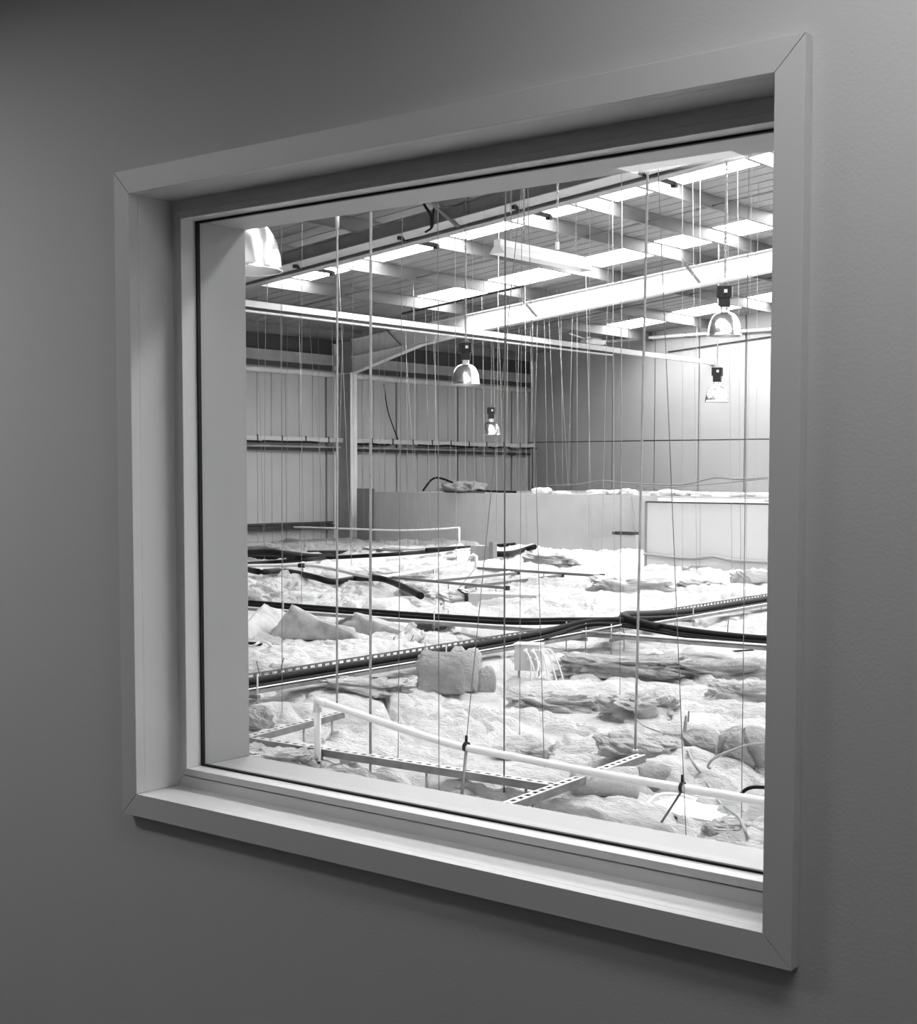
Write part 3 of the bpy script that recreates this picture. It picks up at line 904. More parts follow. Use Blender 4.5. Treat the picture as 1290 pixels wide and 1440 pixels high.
# ================================================================== CABLE TRAYS ON THE INSULATION
def tray(name, label, a, b, wd, far):
    """perforated tray from a to b (left edge to right edge across vector)"""
    a, b = Vector(a), Vector(b); d = (b - a).normalized(); sd = d.cross(Vector((0, 0, 1))).normalized()
    t = thing(name, label, 'cable tray', tuple(a))
    MB().bar(a, b, wd, .004).build('tray_base', M['trayzinc'], t)
    L_ = (b - a).length
    for s in (-1, 1):
        sr = MB(); e = sd * (wd / 2 * s)
        hi = s == far                                   # deep slotted edge on the far side, plain low lip on the near one
        if hi:
            sr.bar(a + e + Vector((0, 0, .034)), b + e + Vector((0, 0, .034)), .004, .068)
            sr.bar(a + e + Vector((0, 0, .088)), b + e + Vector((0, 0, .088)), .008, .009)
            k = int(L_ / .062)
            for i in range(k):
                p = a.lerp(b, (i + .5) / k) + e + Vector((0, 0, .076)); sr.obox(p, d * .011, sd * .002, (0, 0, .009))
        else:
            sr.bar(a + e + Vector((0, 0, .01)), b + e + Vector((0, 0, .01)), .004, .022)
        sr.build('side_rail', M['channel'] if hi else M['trayzinc'], t)
    k = max(2, int(L_ / 1.5))
    for i in range(k):
        p = a.lerp(b, (i + .5) / k)
        MB().bar(p - sd * (wd / 2 + .03) - Vector((0, 0, .014)), p + sd * (wd / 2 + .03) - Vector((0, 0, .014)), .025, .02).build('support_bar', M['channel'], t)
        for s in (-1, 1):
            q = p + sd * (wd / 2 + .02) * s
            MB().tube([(q.x, q.y, BASE + .01), (q.x, q.y, q.z + .11)], .005, 6).build('threaded_rod', M['zinc'], t)
    return t


zc = ZT + .012
cab = 'black cables on the trays'


def PA(y, dx, z): return (xa_at(y) + dx, y, z)
def PB(x, dy, z): return (x, yb_at(x) + dy, z)


tray('cable_tray', 'perforated cable tray with thick black cables running away from the near left', PA(4.4, 0, ZT), PA(16.1, 0, ZT), .13, -1)
tray('cable_tray', 'perforated cable tray crossing from the left edge to the right edge', PB(-11.6, 0, ZT - .012), PB(-3.4, 0, ZT - .012), .15, 0)
XC = xa_at(8.85)
for i, (dx, r, dy, lab) in enumerate([(-.022, .027, .05, 'fattest black cable of the near tray, bending right at the crossing'),
                                      (.022, .016, .0, 'middle black cable of the near tray, bending right at the crossing'),
                                      (.045, .010, -.035, 'thinner black cable of the near tray, bending right at the crossing')]):
    z = zc + r + (.012 if i == 0 else 0)
    pts = [PA(4.4, dx, z), PA(5.6, dx + .004, z), PA(7.2, dx - .004, z), PA(8.1, dx, z + .012), (XC + dx + .06, 8.62 + dy * .5, z + .05 + .012 * i), (XC + .26 + dx, yb_at(XC + .3) + dy, z + .055), PB(XC + .7, dy, z + .02), PB(XC + 1.2, dy, z), PB(XC + 2.0, dy + .004, z), PB(-3.4, dy, z)]
    cable('black_cable', pts, r, M['cable'], lab, 'cable', cab)
for i, (dx, r, lab) in enumerate([(-.02, .034, 'fat black cable on the rising tray beyond the crossing'), (.035, .014, 'slim black cable on the rising tray beyond the crossing')]):
    z = zc + r
    cable('black_cable', [PB(XC + .55 + .1 * i, .02, z + .03), PB(XC + .25, .06, z + .075), PA(9.2, dx + .08, z + .07), PA(9.7, dx, z + .03), PA(10.4, dx, z), PA(12., dx + .006, z), PA(16.1, dx, z)], r, M['cable'], lab, 'cable', cab)
for i, (dy, r, lab) in enumerate([(.035, .026, 'thick black cable on the far side of the crossing tray at left'), (-.02, .016, 'slimmer black cable in the middle of the crossing tray at left')]):
    z = zc + r
    cable('black_cable', [PB(-11.6, dy, z), PB(-9.8, dy + .004, z), PB(-8., dy, z), PB(-6.9, dy, z + .01), PB(XC - .25, dy, z + .045), PB(XC + .15, dy, z + .07)], r, M['cable'], lab, 'cable', cab)
cable('white_cable', [PA(4.4, .058, zc + .018), PA(6., .06, zc + .018), PA(7.6, .058, zc + .018), PA(8.3, .07, zc + .03), (XC + .3, 8.75, zc + .085)], .0045, M['whitepl'], 'white cable along the near edge of the near tray')
cable('white_cable', [PA(9.3, .058, zc + .012), PA(11., .06, zc + .012), PA(16.1, .058, zc + .012)], .006, M['whitepl'], 'white cable along the edge of the rising tray')
cable('white_cable', [PB(-11.6, -.062, zc), PB(-8, -.06, zc), PB(XC - .1, -.062, zc + .01), PB(XC + 1., -.064, zc + .01), PB(-3.4, -.062, zc + .01)], .008, M['whitepl'], 'white cable along the near edge of the crossing tray')
p0 = on_wool(975, 902, .03); p1 = on_wool(1010, 912, .03); p2 = on_wool(1060, 915, .03)
cable('thin_cable', [at_z(955, 900, ZT - .06), at_z(1000, 916, ZT - .1), at_z(1060, 914, ZT - .07)], .006, M['cable'], 'thin black cable sagging under the crossing tray at right')

# far black cables
def wool_cable(name, pxs, r, m, lab, lift=.02, cat='cable', n=8):
    pts = [on_wool(x, y, lift + r) for x, y in pxs]
    return cable(name, pts, r, m, lab, cat, n=n)


wool_cable('black_duct', [(335, 797), (365, 804), (400, 803), (440, 811), (468, 818), (500, 814), (530, 813), (550, 818), (575, 829), (592, 838)], .036, M['cable'], 'thick black cable snaking to a cut end behind the second rod', .065)
wool_cable('black_cable', [(335, 778), (380, 777), (410, 780), (440, 783), (465, 782)], .05, M['cable'], 'black cable lying along the wool by the side wall', .02)
wool_cable('black_cable', [(335, 782), (380, 784), (430, 784), (470, 783)], .035, M['cable'], 'thinner black cable just in front by the side wall', .02)
wool_cable('black_cable', [(335, 794), (390, 790), (430, 787), (465, 784), (490, 783), (560, 779), (600, 776), (650, 770)], .03, M['cable'], 'black cable running from the left edge towards the white hoop', .05)
wool_cable('black_cable', [(672, 777), (700, 779), (720, 778), (738, 773), (752, 769)], .045, M['cable'], 'short black cable before the middle of the grey partition', .03)
wool_cable('black_cable', [(600, 773), (690, 768), (730, 765), (762, 763)], .03, M['cable'], 'thin straight black cable before the grey partition', .06)
b = on_wool(462, 786)
tag(MB().obox(b + Vector((0, 0, .08)), Vector((.9, .78, 0)) * .28, Vector((-.5, .6, 0)) * .1, (0, 0, .055)).build('junction_sleeve', M['black'], None, .015), 'flat black sleeve where the side wall cables join', 'sleeve')


# rods lying over the wool (ceiling grid tops)
def grid_rod(a, b, r, m, lab, name='grid_bar', cat='bar', lift=.05, legs=True):
    A = on_wool(*a); B = on_wool(*b)
    z = max(A.z, B.z, -1.28) + lift
    A = at_z(a[0], a[1], z); B = at_z(b[0], b[1], z)
    t = thing(name, lab, cat, tuple(A))
    MB().bar(A, B, r * 2, r * 2).build('bar', m, t)
    e = MB()
    e.obox(B, (r * 1.7, 0, 0), (0, r * 1.7, 0), (0, 0, r * 1.7)); e.build('end_cap', M['black'], t)
    if legs:
        l = MB()
        for q in (.1, .55, .92):
            p = A.lerp(B, q); MB().tube([(p.x, p.y, BASE + .01), p], r * .5, 6).build('hanger', M['zinc'], t)
    return t


grid_rod((540, 811), (713, 827), .014, M['darkwire'], 'dark bar from the black cable to the third rod')
grid_rod((615, 817), (728, 806), .014, M['darkwire'], 'short dark bar behind the half-buried box, upper of two')
grid_rod((655, 826), (790, 809), .014, M['darkwire'], 'short dark bar behind the half-buried box, lower of two')
grid_rod((672, 799), (847, 810), .015, M['darkwire'], 'dark bar running right from the white pipe bend')
grid_rod((610, 752), (735, 756), .02, M['darkwire'], 'thin dark bar in front of the grey partition', lift=.12)

# half buried grey box
b = on_wool(690, 850); u = Vector((.93, .36, 0)).normalized(); v_ = Vector((-.36, .93, 0))
t = thing('grey_box', 'half-buried grey box with a black end in the middle of the wool', 'box', tuple(b))
c_ = b + v_ * .25
MB().obox(c_ + Vector((.1, 0, .02)), u * .36, v_ * .14, (0, 0, .08)).build('body', M['clad'], t, .006)
e_ = b - u * .18 + v_ * .12
MB().obox(c_ + Vector((.1, 0, .02)) - u * .375, u * .02, v_ * .14, (0, 0, .082)).build('end_plate', M['black'], t)
MB().tube(catmull([c_ + Vector((.1, 0, .1)) - u * .4, c_ - u * .35 + Vector((0, -.12, .13)), c_ - u * .2 + Vector((0, -.2, .08)), c_ - u * .3 + Vector((.1, -.16, .02))], 6), .008, 6).build('loop', M['black'], t)
# second grey box by the white hoop
b = on_wool(680, 792)
t = thing('grey_bracket', 'small grey stand behind the white pipe bend', 'stand', tuple(b))
MB().obox(b + Vector((-.25, .3, .12)), u * .16, v_ * .12, (0, 0, .12)).build('body', M['steelg'], t, .006)
MB().obox(b + Vector((-.06, .3, .14)), u * .03, v_ * .1, (0, 0, .16)).build('plate', M['boarddark'], t)

# junction box with white wires
b = on_wool(736, 950)
D = b.dot(FW)
jb = thing('junction_box', 'pale junction box with white wires hanging over its right side', 'junction box', tuple(b))
f1 = at_d(714, 905, D); f2 = at_d(728, 945, D)
wd = 44 * D / FPX
c_ = Vector((b.x, b.y, at_d(738, 925, D).z)) + Vector((.0, .06, 0))
MB().obox(c_ + Vector((.0, 0, .0)), u * wd * .42, v_ * .05, (0, 0, .082)).build('body', M['deck'], jb, .004)
MB().obox(c_ + Vector((0, 0, .084)), u * wd * .44, v_ * .055, (0, 0, .004)).build('lid', M['whitepl'], jb)
for k in (-1, 1): MB().tube([c_ + u * wd * .34 * k + Vector((0, 0, -.24)), c_ + u * wd * .34 * k + Vector((0, 0, -.08))], .006, 6).build('leg', M['zinc'], jb)
for k in range(4):
    g0 = c_ + u * (wd * (-.02 + .12 * k)) - v_ * .052 + Vector((0, 0, .05 - .05 * (k % 2)))
    MB().tube([g0 + v_ * .01, g0 - v_ * .03], .011, 8).build('cable_gland', M['whitepl'], jb)
    g1 = g0 - v_ * .03
    e = c_ + u * (wd * (.18 + .13 * k)) - v_ * (.10 + .03 * k)
    MB().tube(catmull([g1, g1 + u * .03 - v_ * .03 - Vector((0, 0, .02)), g1 + u * .05 - v_ * .035 - Vector((0, 0, .09)), Vector((e.x, e.y, hz(e.x, e.y) + .01))], 7), .006, 6).build('white_wire', M['whitepl'], jb)
for k in range(3):
    g1 = c_ + u * wd * (.25 + .07 * k) + Vector((0, 0, .05)) - v_ * .05
    e = c_ + u * (wd * (.75 + .2 * k)) - v_ * (.03 - .05 * k)
    MB().tube(catmull([g1, g1.lerp(e, .5) + Vector((0, 0, .01)), Vector((e.x, e.y, hz(e.x, e.y) + .01))], 7), .005, 6).build('white_wire', M['whitepl'], jb)

# ================================================================== WHITE PIPES
up0 = on_wool(447, 1080)
D = up0.dot(FW)
topz = at_d(455, 984, D)
topz = Vector((up0.x, up0.y, topz.z))
e1 = at_y(1080, 1127, 5.15)
t = thing('handrail_pipe', 'white plastic pipe sloping from a short upright to the right edge', 'pipe', tuple(up0))
rp = .0155
MB().tube([Vector((up0.x, up0.y, BASE + .02)), topz], rp, 12).build('upright', M['whitepl'], t)
# the long run keeps to one vertical plane over the wool
pl_px = [(455, 985), (560, 1023), (640, 1048), (700, 1060), (850, 1089), (960, 1108), (1075, 1127)]
ends = [topz, at_z(1075, 1127, -1.13)]
pts = []
for i, (px, py) in enumerate(pl_px):
    d = ray(px, py); A, B = ends
    n_ = (B - A).cross(Vector((0, 0, 1)))
    pts.append(d * (A.dot(n_) / d.dot(n_)))
pts[0] = topz
ext = pts[-1] + (pts[-1] - pts[-2]) * 1.5
MB().tube(catmull(pts + [ext], 5), rp, 12).build('run', M['whitepl'], t)
MB().tube([topz - Vector((0, 0, .05)), topz, topz + (pts[1] - topz).normalized() * .05], rp * 1.25, 12).build('elbow', M['whitepl'], t)
MB().tube([Vector((up0.x, up0.y, BASE + .02)), Vector((up0.x, up0.y, up0.z + .03))], rp * 1.7, 12).build('foot_collar', M['black'], t)
for px, py in ((656, 1050), (960, 1107)):
    d = ray(px, py); n_ = (ends[1] - ends[0]).cross(Vector((0, 0, 1))); p = d * (ends[0].dot(n_) / d.dot(n_))
    dr = (pts[-1] - pts[3]).normalized()
    MB().tube([p - dr * .006, p + dr * .006], rp * 1.35, 12).tube([p + Vector((0, 0, rp)), p + Vector((0, 0, rp + .03))], .006, 6).build('pipe_clip', M['black'], t)
    q = on_wool(926, 1156) if px > 900 else on_wool(649, 1117)
    MB().tube([p - Vector((0, 0, .01)), q - Vector((0, 0, .02))], .006 if px < 900 else .0045, 6).build('prop', M['darkwire'], t)
PIPE_CLIP = [at_d(656, 1042, pts[2].dot(FW)), at_d(960, 1100, pts[5].dot(FW))]


def pipe_run(pxs, r, label, lift, m=M['whitepl'], name='white_pipe', cat='pipe', sm=3):
    P = [on_wool(x, y, lift) for x, y in pxs]
    z = max(p.z for p in P)
    P = [at_z(x, y, z) for x, y in pxs]
    return P


# long far hoop
P = [at_y(x, y, 19.2) for x, y in ((330, 746), (400, 741.5), (470, 743), (560, 746), (620, 744), (646, 742))]
t = thing('hoop_pipe', 'thin white pipe hoop before the foot of the side wall and partition', 'pipe', tuple(P[-1]))
MB().tube(catmull(P, 5), .018, 8).build('run', M['whitepl'], t)
MB().tube([P[-1], Vector((P[-1].x, P[-1].y, BASE + .05))], .018, 8).build('upright', M['whitepl'], t)
q = at_y(646, 771, 19.2)
MB().tube([Vector((P[-1].x, P[-1].y, q.z - .05)), Vector((P[-1].x, P[-1].y, q.z + .04))], .035, 8).build('foot_collar', M['black'], t)
P = [at_z(x, y, -1.17) for x, y in ((330, 795.5), (426, 795), (470, 801), (520, 811), (560, 808), (610, 799), (655, 789))]
hoop = [at_z(664, 782, -1.1)] 
t = thing('bent_pipe', 'white pipe lying across the wool to a hooked bend at the centre', 'pipe', tuple(P[0]))
D = P[-1].dot(FW)
P2 = [at_d(661, 784, D), at_d(666, 780, D), at_d(670, 782, D), at_d(671, 800, D)]
MB().tube(catmull(P + P2[:1], 4), .019, 8).build('run', M['whitepl'], t)
MB().tube(P2[:3] + [Vector((P2[2].x, P2[2].y, BASE + .04))], .022, 8).build('hook', M['whitepl'], t)
for k in (1, 3):
    MB().tube([P[k] - (P[k] - P[k - 1]).normalized() * .05, P[k] + (P[k + 1] - P[k]).normalized() * .05], .03, 8).build('joint', M['black'], t)
s_ = MB()
for k in (0, 1, 3, 5): MB().tube([P[k], Vector((P[k].x, P[k].y, BASE + .02))], .01, 6).build('support', M['zinc'], t)
tag(MB().tube([on_wool(640, 774, .07), on_wool(678, 770, .07)], .016, 8).build('pipe_offcut', M['whitepl']), 'short white pipe lying at the foot of the hoop', 'pipe')

# ================================================================== SLOTTED CHANNELS
def channel(a, b, z, lab, w_=.041, ext=0.):
    A = at_z(a[0], a[1], z); B = at_z(b[0], b[1], z)
    d = (B - A).normalized(); A = A - d * ext
    sd = d.cross(Vector((0, 0, 1))).normalized()
    t = thing('slotted_channel', lab, 'channel', tuple(A))
    c = MB()
    for s in (-1, 1): c.bar(A + sd * w_ / 2 * s, B + sd * w_ / 2 * s, .003, .03)
    c.bar(A - Vector((0, 0, .014)), B - Vector((0, 0, .014)), w_, .003)
    c.build('body', M['channel'], t)
    # slotted face
    L_ = (B - A).length; k = int(L_ / .05); s_ = MB()
    s_.bar(A + sd * .015 + Vector((0, 0, .0155)), B + sd * .015 + Vector((0, 0, .0155)), .011, .002)
    s_.bar(A - sd * .015 + Vector((0, 0, .0155)), B - sd * .015 + Vector((0, 0, .0155)), .011, .002)
    for i in range(k):
        p = A.lerp(B, (i + .5) / k) + Vector((0, 0, .0155)); s_.obox(p, d * .011, sd * .0095, (0, 0, .001))
    s_.build('slotted_face', M['galv'], t)
    MB().bar(A + Vector((0, 0, .004)), B + Vector((0, 0, .004)), w_ - .006, .012).build('dark_core', M['seam'], t)
    for q in (.25, .6, .9):
        p = A.lerp(B, q); 
        MB().tube([(p.x, p.y, BASE + .01), (p.x, p.y, p.z - .01)], .006, 6).build('stud', M['zinc'], t)
    return t, A, B


ZC = -1.20
ch1 = channel((340, 1043), (480, 1005), ZC, 'slotted steel channel from the left edge to the foot of the first rod')
ch2 = channel((358, 1042), (790, 1110), ZC, 'slotted steel channel parallel to the sill, passing the white upright')
ch3 = channel((722, 1132), (902, 1066), ZC + .02, 'slotted steel channel crossing under the white pipe at right', ext=.15)
for px, py, lab in ((492, 1067, 'small steel bracket under the channel right of the white upright'), (800, 1104, 'small dark bracket where the two right channels cross')):
    p = at_z(px, py, ZC - .02)
    t = thing('channel_bracket', lab, 'bracket', (p.x, p.y, p.z))
    MB().obox(p + Vector((0, -.01, -.005)), (.03, 0, 0), (0, .02, 0), (0, 0, .012)).build('plate', M['galv'] if px < 600 else M['black'], t)
    MB().tube([p + Vector((0, 0, -.14)), p + Vector((0, 0, 0))], .006, 6).build('stud', M['zinc'], t)
    MB().tube([p + Vector((0, 0, -.06)), p + Vector((0, 0, -.045))], .011, 6).build('nut', M['black'], t)


# ================================================================== RODS AND WIRES
def rod(a, b, ybase, r, lab, m=M['zinc'], top_to_roof=True, coupler=None):
    A = at_y(a[0], a[1], ybase); B = at_y(b[0], b[1], ybase)
    d = (A - B).normalized()
    T_ = A
    if top_to_roof:
        T_ = B + d * ((zroof(B.x) - .006 - B.z) / d.z)
    t = thing('threaded_rod', lab, 'rod', tuple(B))
    MB().tube([B - d * .03, T_], r, 8).build('shank', m, t)
    if coupler is not None:
        c = at_y(coupler[0], coupler[1], ybase)
        MB().tube([c - d * .035, c + d * .035], r * 1.9, 8).build('coupling', M['galv'], t)
    k = MB(); k.tube([B + d * .0, B + d * .012], r * 2.2, 6); k.build('nut', M['galv'], t)
    return t


rod((474.5, 302), (474, 996), 5.42, .0055, 'first long steel rod from the left, with a coupling near its top', coupler=(474.5, 311))
rod((521.5, 295), (521, 1096), 4.36, .0058, 'second long steel rod from the left, thickest, passing in front of the near channel')
rod((711, 260), (709, 1130), 4.35, .0032, 'thin dark rod in the middle standing behind the sill', M['darkwire'])
rod((911, 246), (893.5, 1058), 5.05, .0055, 'long steel rod right of centre, standing on the crossing channel')

PALE = [  # (xtop, ytop, xbottom, ybottom)
    (359, 330, 371, 770), (374, 300, 372, 790), (393, 320, 398, 800), (404, 300, 404, 770), (418, 318, 428, 775), (435, 455, 460, 775), (425, 300, 424, 860),
    (445, 300, 452, 768), (466, 320, 470, 770), (483, 440, 473, 770), (480, 455, 494, 700), (497, 320, 494, 792), (510, 300, 512, 762), (533, 290, 534, 760), (541, 290, 541, 770),
    (552, 300, 566, 765), (558, 300, 590, 770), (570, 300, 574, 772), (583, 290, 584, 768), (595, 300, 606, 765), (602, 290, 622, 770), (612, 280, 613, 772), (628, 300, 636, 765), (640, 310, 642, 800), (655, 300, 655, 775),
    (664, 330, 668, 800), (676, 310, 684, 770), (681, 300, 679, 812), (690, 300, 700, 765), (696, 290, 712, 772), (702, 290, 698, 790), (715, 300, 713, 690), (718, 300, 735, 768), (724, 420, 734, 745), (733, 300, 726, 690), (738, 300, 741, 768),
    (745, 420, 752, 692), (752, 310, 746, 694), (757, 420, 750, 694), (765, 400, 770, 690), (772, 440, 783, 692), (784, 420, 800, 690), (789, 440, 792, 692), (805, 460, 799, 695), (812, 470, 812, 692), (826, 470, 833, 780), (830, 280, 828, 810), (858, 265, 846, 806), (862, 330, 864, 800), (875, 330, 874, 798),
    (1023, 250, 1030, 812), (1057, 300, 1048, 860), (985, 280, 985, 812), (975, 300, 980, 810), (1038, 290, 1042, 800), (960, 360, 960, 806), (1066, 320, 1062, 800),
]
for i, (x0, y0, x1, y1) in enumerate(PALE):
    B = on_wool(x1, y1) if y1 > 720 else at_y(x1, y1, YP + .35)
    if y1 <= 720: B.z = pzt
    if B.y > 26.2 or B.x < -19.9: B = on_wool(x1, 790)
    A = at_y(x0, y0, B.y); d = (A - B)
    if d.z < .3: continue
    d = d / d.z
    T_ = B + d * (zroof(B.x) - .006 - B.z)
    T_ = B + d * ((zroof(T_.x) - .004) - B.z)
    o = MB().tube([B - Vector((0, 0, .02)), T_], (.0032 if x0 < 900 else .0024) if B.y > 14 else .002, 5).build('suspension_wire', M['wire'])
    reg = 'before the side wall' if x0 < 500 else ('before the low grey partition' if x0 < 720 else ('before the end wall' if x0 < 900 else 'before the pale boarded box'))
    tag(o, 'thin pale suspension wire hanging ' + reg, 'wire', 'suspension wires ' + reg)

NEAR = [  # long wires standing nearer the window, each told apart by where it ends
    ((935, 455), (965, 1175), 'dark suspension wire passing the right clip of the white pipe'),
    ((1051, 455), (1043, 1150), 'dark suspension wire furthest to the right, crossing the white pipe'),
    ((1005, 710), (969, 1000), None),
    ((616, 300), (617.5, 1113), 'fine wire dropping to the near channel left of the white pipe clip'),
    ((566, 300), (560, 1070), 'fine wire reaching the near channel between the second rod and the clip'),
    ((396, 300), (397, 1006), 'fine wire ending on the wool above the left slotted channel'),
    ((734, 320), (731, 1034), 'fine wire with a small bead above the middle of the white pipe'),
    ((744, 320), (766, 1092), 'fine leaning wire that ends under the middle of the white pipe'),
    ((874, 330), (872, 1000), 'fine wire ending left of the rod on the crossing channel'),
    ((640, 330), (659, 1044), 'dark wire leaning to the left clip of the white pipe'),
]
for i, (a, b, lab) in enumerate(NEAR):
    if lab is None: continue
    B = on_wool(*b)
    if 'left clip' in lab: B = PIPE_CLIP[0]; 
    A = at_y(a[0], a[1], B.y)
    if 'left clip' in lab:
        A = at_y(690, 700, B.y)
    d = (A - B); d = d / d.z
    T_ = B + d * (zroof(B.x) - .006 - B.z)
    o = MB().tube([B - d * .03, T_], .0016, 5).build('suspension_wire', M['greywire'])
    tag(o, lab, 'wire')
# short stubs poking out of the wool
STUBS = [((1025, 868), (1022, 904)), ((668, 800), (640, 830)), ((390, 960), (399, 925)), ((368, 952), (361, 930)), ((573, 905), (582, 893)), ((575, 937), (572, 925)), ((873, 860), (873, 870))]
for i, (a, b) in enumerate(STUBS):
    if a[1] > b[1]: a, b = b, a
    B = on_wool(*b); D = B.dot(FW); A = at_d(a[0], a[1], D)
    tag(MB().tube([B - Vector((0, 0, .03)), A], .004, 5).build('wire_stub', M['darkwire']), ['short dark rod end standing between the forking trays', 'dark rod leaning behind the half-buried box', 'bent rod end rising from the near tray at left', 'short leaning rod end at the left end of the near tray', 'short rod end behind the near tray before the folded batts', 'tiny rod end on the near tray behind the torn bale', 'tiny rod end near the cable crossing'][i], 'rod end')

# ================================================================== CHAINS, SWITCH AND BATTEN
def chain(p_top, p_bot, m, pitch=.035, r=.0045, w_=.012):
    mb = MB(); L_ = (p_top - p_bot).length; n = max(2, int(L_ / pitch)); d = (p_top - p_bot).normalized()
    a = d.cross(Vector((1, 0, 0))).normalized(); b_ = d.cross(a)
    for i in range(n):
        c = p_bot + d * (L_ * (i + .5) / n); s = a if i % 2 else b_; h = L_ / n * .72
        ring = [c + d * (h * math.cos(q * math.pi / 4)) + s * (w_ * math.sin(q * math.pi / 4)) for q in range(9)]
        mb.tube(ring, r, 4)
    return mb


XBt = -10.4
q = [at_x(700, 335, XBt), at_x(826, 376, XBt)]
zb_ = (q[0].z + q[1].z) / 2 - .02
y0b, y1b = q[0].y, q[1].y
t = thing('batten_light', 'white twin-sided batten light fitting hung below the purlins', 'light fitting', (XBt, y0b, zb_))
MB().box((XBt - .05, y0b - .01, zb_ - .005), (XBt + .05, y1b + .01, zb_ + .07)).build('spine', M['whitepl'], t, .004)
rfm = MB()
pr = [(-.035, 0.01), (-.11, -.09), (-.1, -.092), (-.03, -.0), (.03, 0), (.1, -.092), (.11, -.09), (.035, .01)]
rfm.prism([(XBt + a, y0b, zb_ + b) for a, b in pr], [(XBt + a, y1b, zb_ + b) for a, b in pr]); rfm.build('reflector', M['whitepl'], t)
for yy in (y0b, y1b): MB().prism([(XBt + a, yy - .012, zb_ + b) for a, b in [(-.11, -.09), (.11, -.09), (.035, .01), (-.035, .01)]], [(XBt + a, yy + .004, zb_ + b) for a, b in [(-.11, -.09), (.11, -.09), (.035, .01), (-.035, .01)]]).build('end_cap', M['steelw'], t)
MB().tube([(XBt, y0b, zb_ - .045), (XBt, y1b, zb_ - .045)], .016, 10).build('lamp_tube', M['whitepl'], t)
for yy in (y0b + .25, y1b - .25): chain(Vector((XBt, yy, zroof(XBt) - .004)), Vector((XBt, yy, zb_ + .05)), M['zinc']).build('chain', M['zinc'], t)

yk = 9.0
kt, kb = at_y(786, 258, yk), at_y(784, 342, yk)
kt = Vector((kb.x, kb.y, zroof(kb.x) - .004))
t = thing('hanging_plug', 'small white plug hanging on a chain near the batten light', 'plug', tuple(kb))
chain(kt, kb, M['zinc'], .03, .004, .009).build('chain', M['zinc'], t)
MB().obox(kb - Vector((0, 0, .02)), (.012, 0, 0), (0, .014, 0), (0, 0, .028)).build('plug_body', M['whitepl'], t, .003)
kt, kb = at_y(738, 265, yk + 2), at_y(737, 340, yk + 2)
kt = Vector((kb.x, kb.y, zroof(kb.x) - .004))
tag(chain(kt, kb, M['darkwire'], .03, .004, .009).build('hanging_chain', M['darkwire']), 'short dark chain hanging left of the white plug', 'chain')
# black straps hanging off the nearer rafter
D = at_y(605, 310, Y1 - .2).dot(FW)
P = [at_d(590, 270, D), at_d(597, 288, D), at_d(606, 303, D), at_d(607, 321, D)]
tag(MB().tube(catmull(P, 6), .018, 6).build('black_strap', M['black']), 'black strap hanging over the nearer rafter, left of two', 'strap')
P = [at_d(622, 280, D), at_d(612, 290, D), at_d(609, 304, D), at_d(608, 319, D), at_d(598, 327, D)]
tag(MB().tube(catmull(P, 6), .016, 6).build('black_strap', M['black']), 'black strap looping over the nearer rafter, right of two', 'strap')

# ================================================================== HIGH BAY LAMPS
def highbay():
    t = thing('high_bay_lamp', '', 'lamp')
    R = .18; H = .245
    out = []; inn = []
    for k in range(19):
        a = k / 18 * math.pi / 2
        r = .045 + (R - .045) * math.cos(a) ** .85 if k < 18 else .045
        z = H * math.sin(a) ** 1.0
        out.append((r, z)); inn.append((max(r - .004, .03), z - .003))
    MB().lathe([(R + .006, -.006), (R + .008, 0), (R, .006)] + out[1:] + inn[::-1] + [(R - .004, -.004), (R + .006, -.006)], n=48).build('reflector', M['alu'], t)
    MB().lathe([(0, H - .03), (.05, H - .03)], n=20).build('lamp_socket', M['whitepl'], t)
    MB().lathe([(.0, .05), (.028, .06), (.042, .11), (.036, .17), (.02, .22), (.02, .25)], n=20).build('bulb', M['whitepl'], t)
    nk = MB().lathe([(.047, H - .004), (.047, H + .055), (.04, H + .06), (0, H + .06)], n=24)
    no = nk.build('neck', M['whitepl'], t)
    for k in range(4):
        a = k * math.pi / 2 + .55
        c = Vector((.047 * math.cos(a), .047 * math.sin(a), H + .032)); n_ = Vector((math.cos(a), math.sin(a), 0))
        MB().tube([c - n_ * .004, c + n_ * .0015], .009, 10, False).build('vent_hole', M['black'], no)
    z = H + .06
    g_ = MB()
    g_.box((-.06, -.06, z), (.06, .06, z + .1)).box((-.08, -.075, z + .09), (.08, .075, z + .215))
    for k in range(5):
        x = -.066 + k * .033; g_.box((x - .006, -.083, z + .1), (x + .006, .083, z + .205))
    go = g_.build('gear_box', M['black'], t, .006)
    MB().box((.0, -.0855, z + .14), (.035, -.083, z + .175)).build('rating_plate', M['whitepl'], go)
    hk = MB()
    hk.tube([(-.05, 0, z + .213), (0, 0, z + .28), (.05, 0, z + .213)], .004, 6)
    hk.build('hook_bracket', M['galv'], t)
    return t, z + .28


proto, ztop = highbay()
LAMP = [
    (347, 380, 100, 'large close high bay lamp cut off by the left edge of the glass'),
    (1019, 472, 49, 'high bay lamp with black gear box at upper right, the higher of two'),
    (1008.5, 565, 34, 'smaller high bay lamp at right, hanging below the bigger one'),
    (655, 540, 41, 'high bay lamp in the middle hanging before the dark eaves band'),
    (691, 611, 27, 'smallest high bay lamp in the middle, before the side wall tray'),
]
for i, (px, py, dia, lab) in enumerate(LAMP):
    D = FPX * .372 / dia; p = at_d(px, py, D)
    o = proto if i == 0 else copy_tree(proto)
    o.location = p; o['label'] = lab; o['group'] = 'high bay lamps'
    o.rotation_euler = (0, 0, YAW + random.uniform(-.25, .25) - .2)
    c = chain(Vector((0, 0, zroof(p.x) - .004 - p.z)), Vector((0, 0, ztop - .005)), M['zinc'], .05 if D > 10 else .04, .004, .011)
    ob = c.build('chain', M['zinc'], None); ob.parent = o

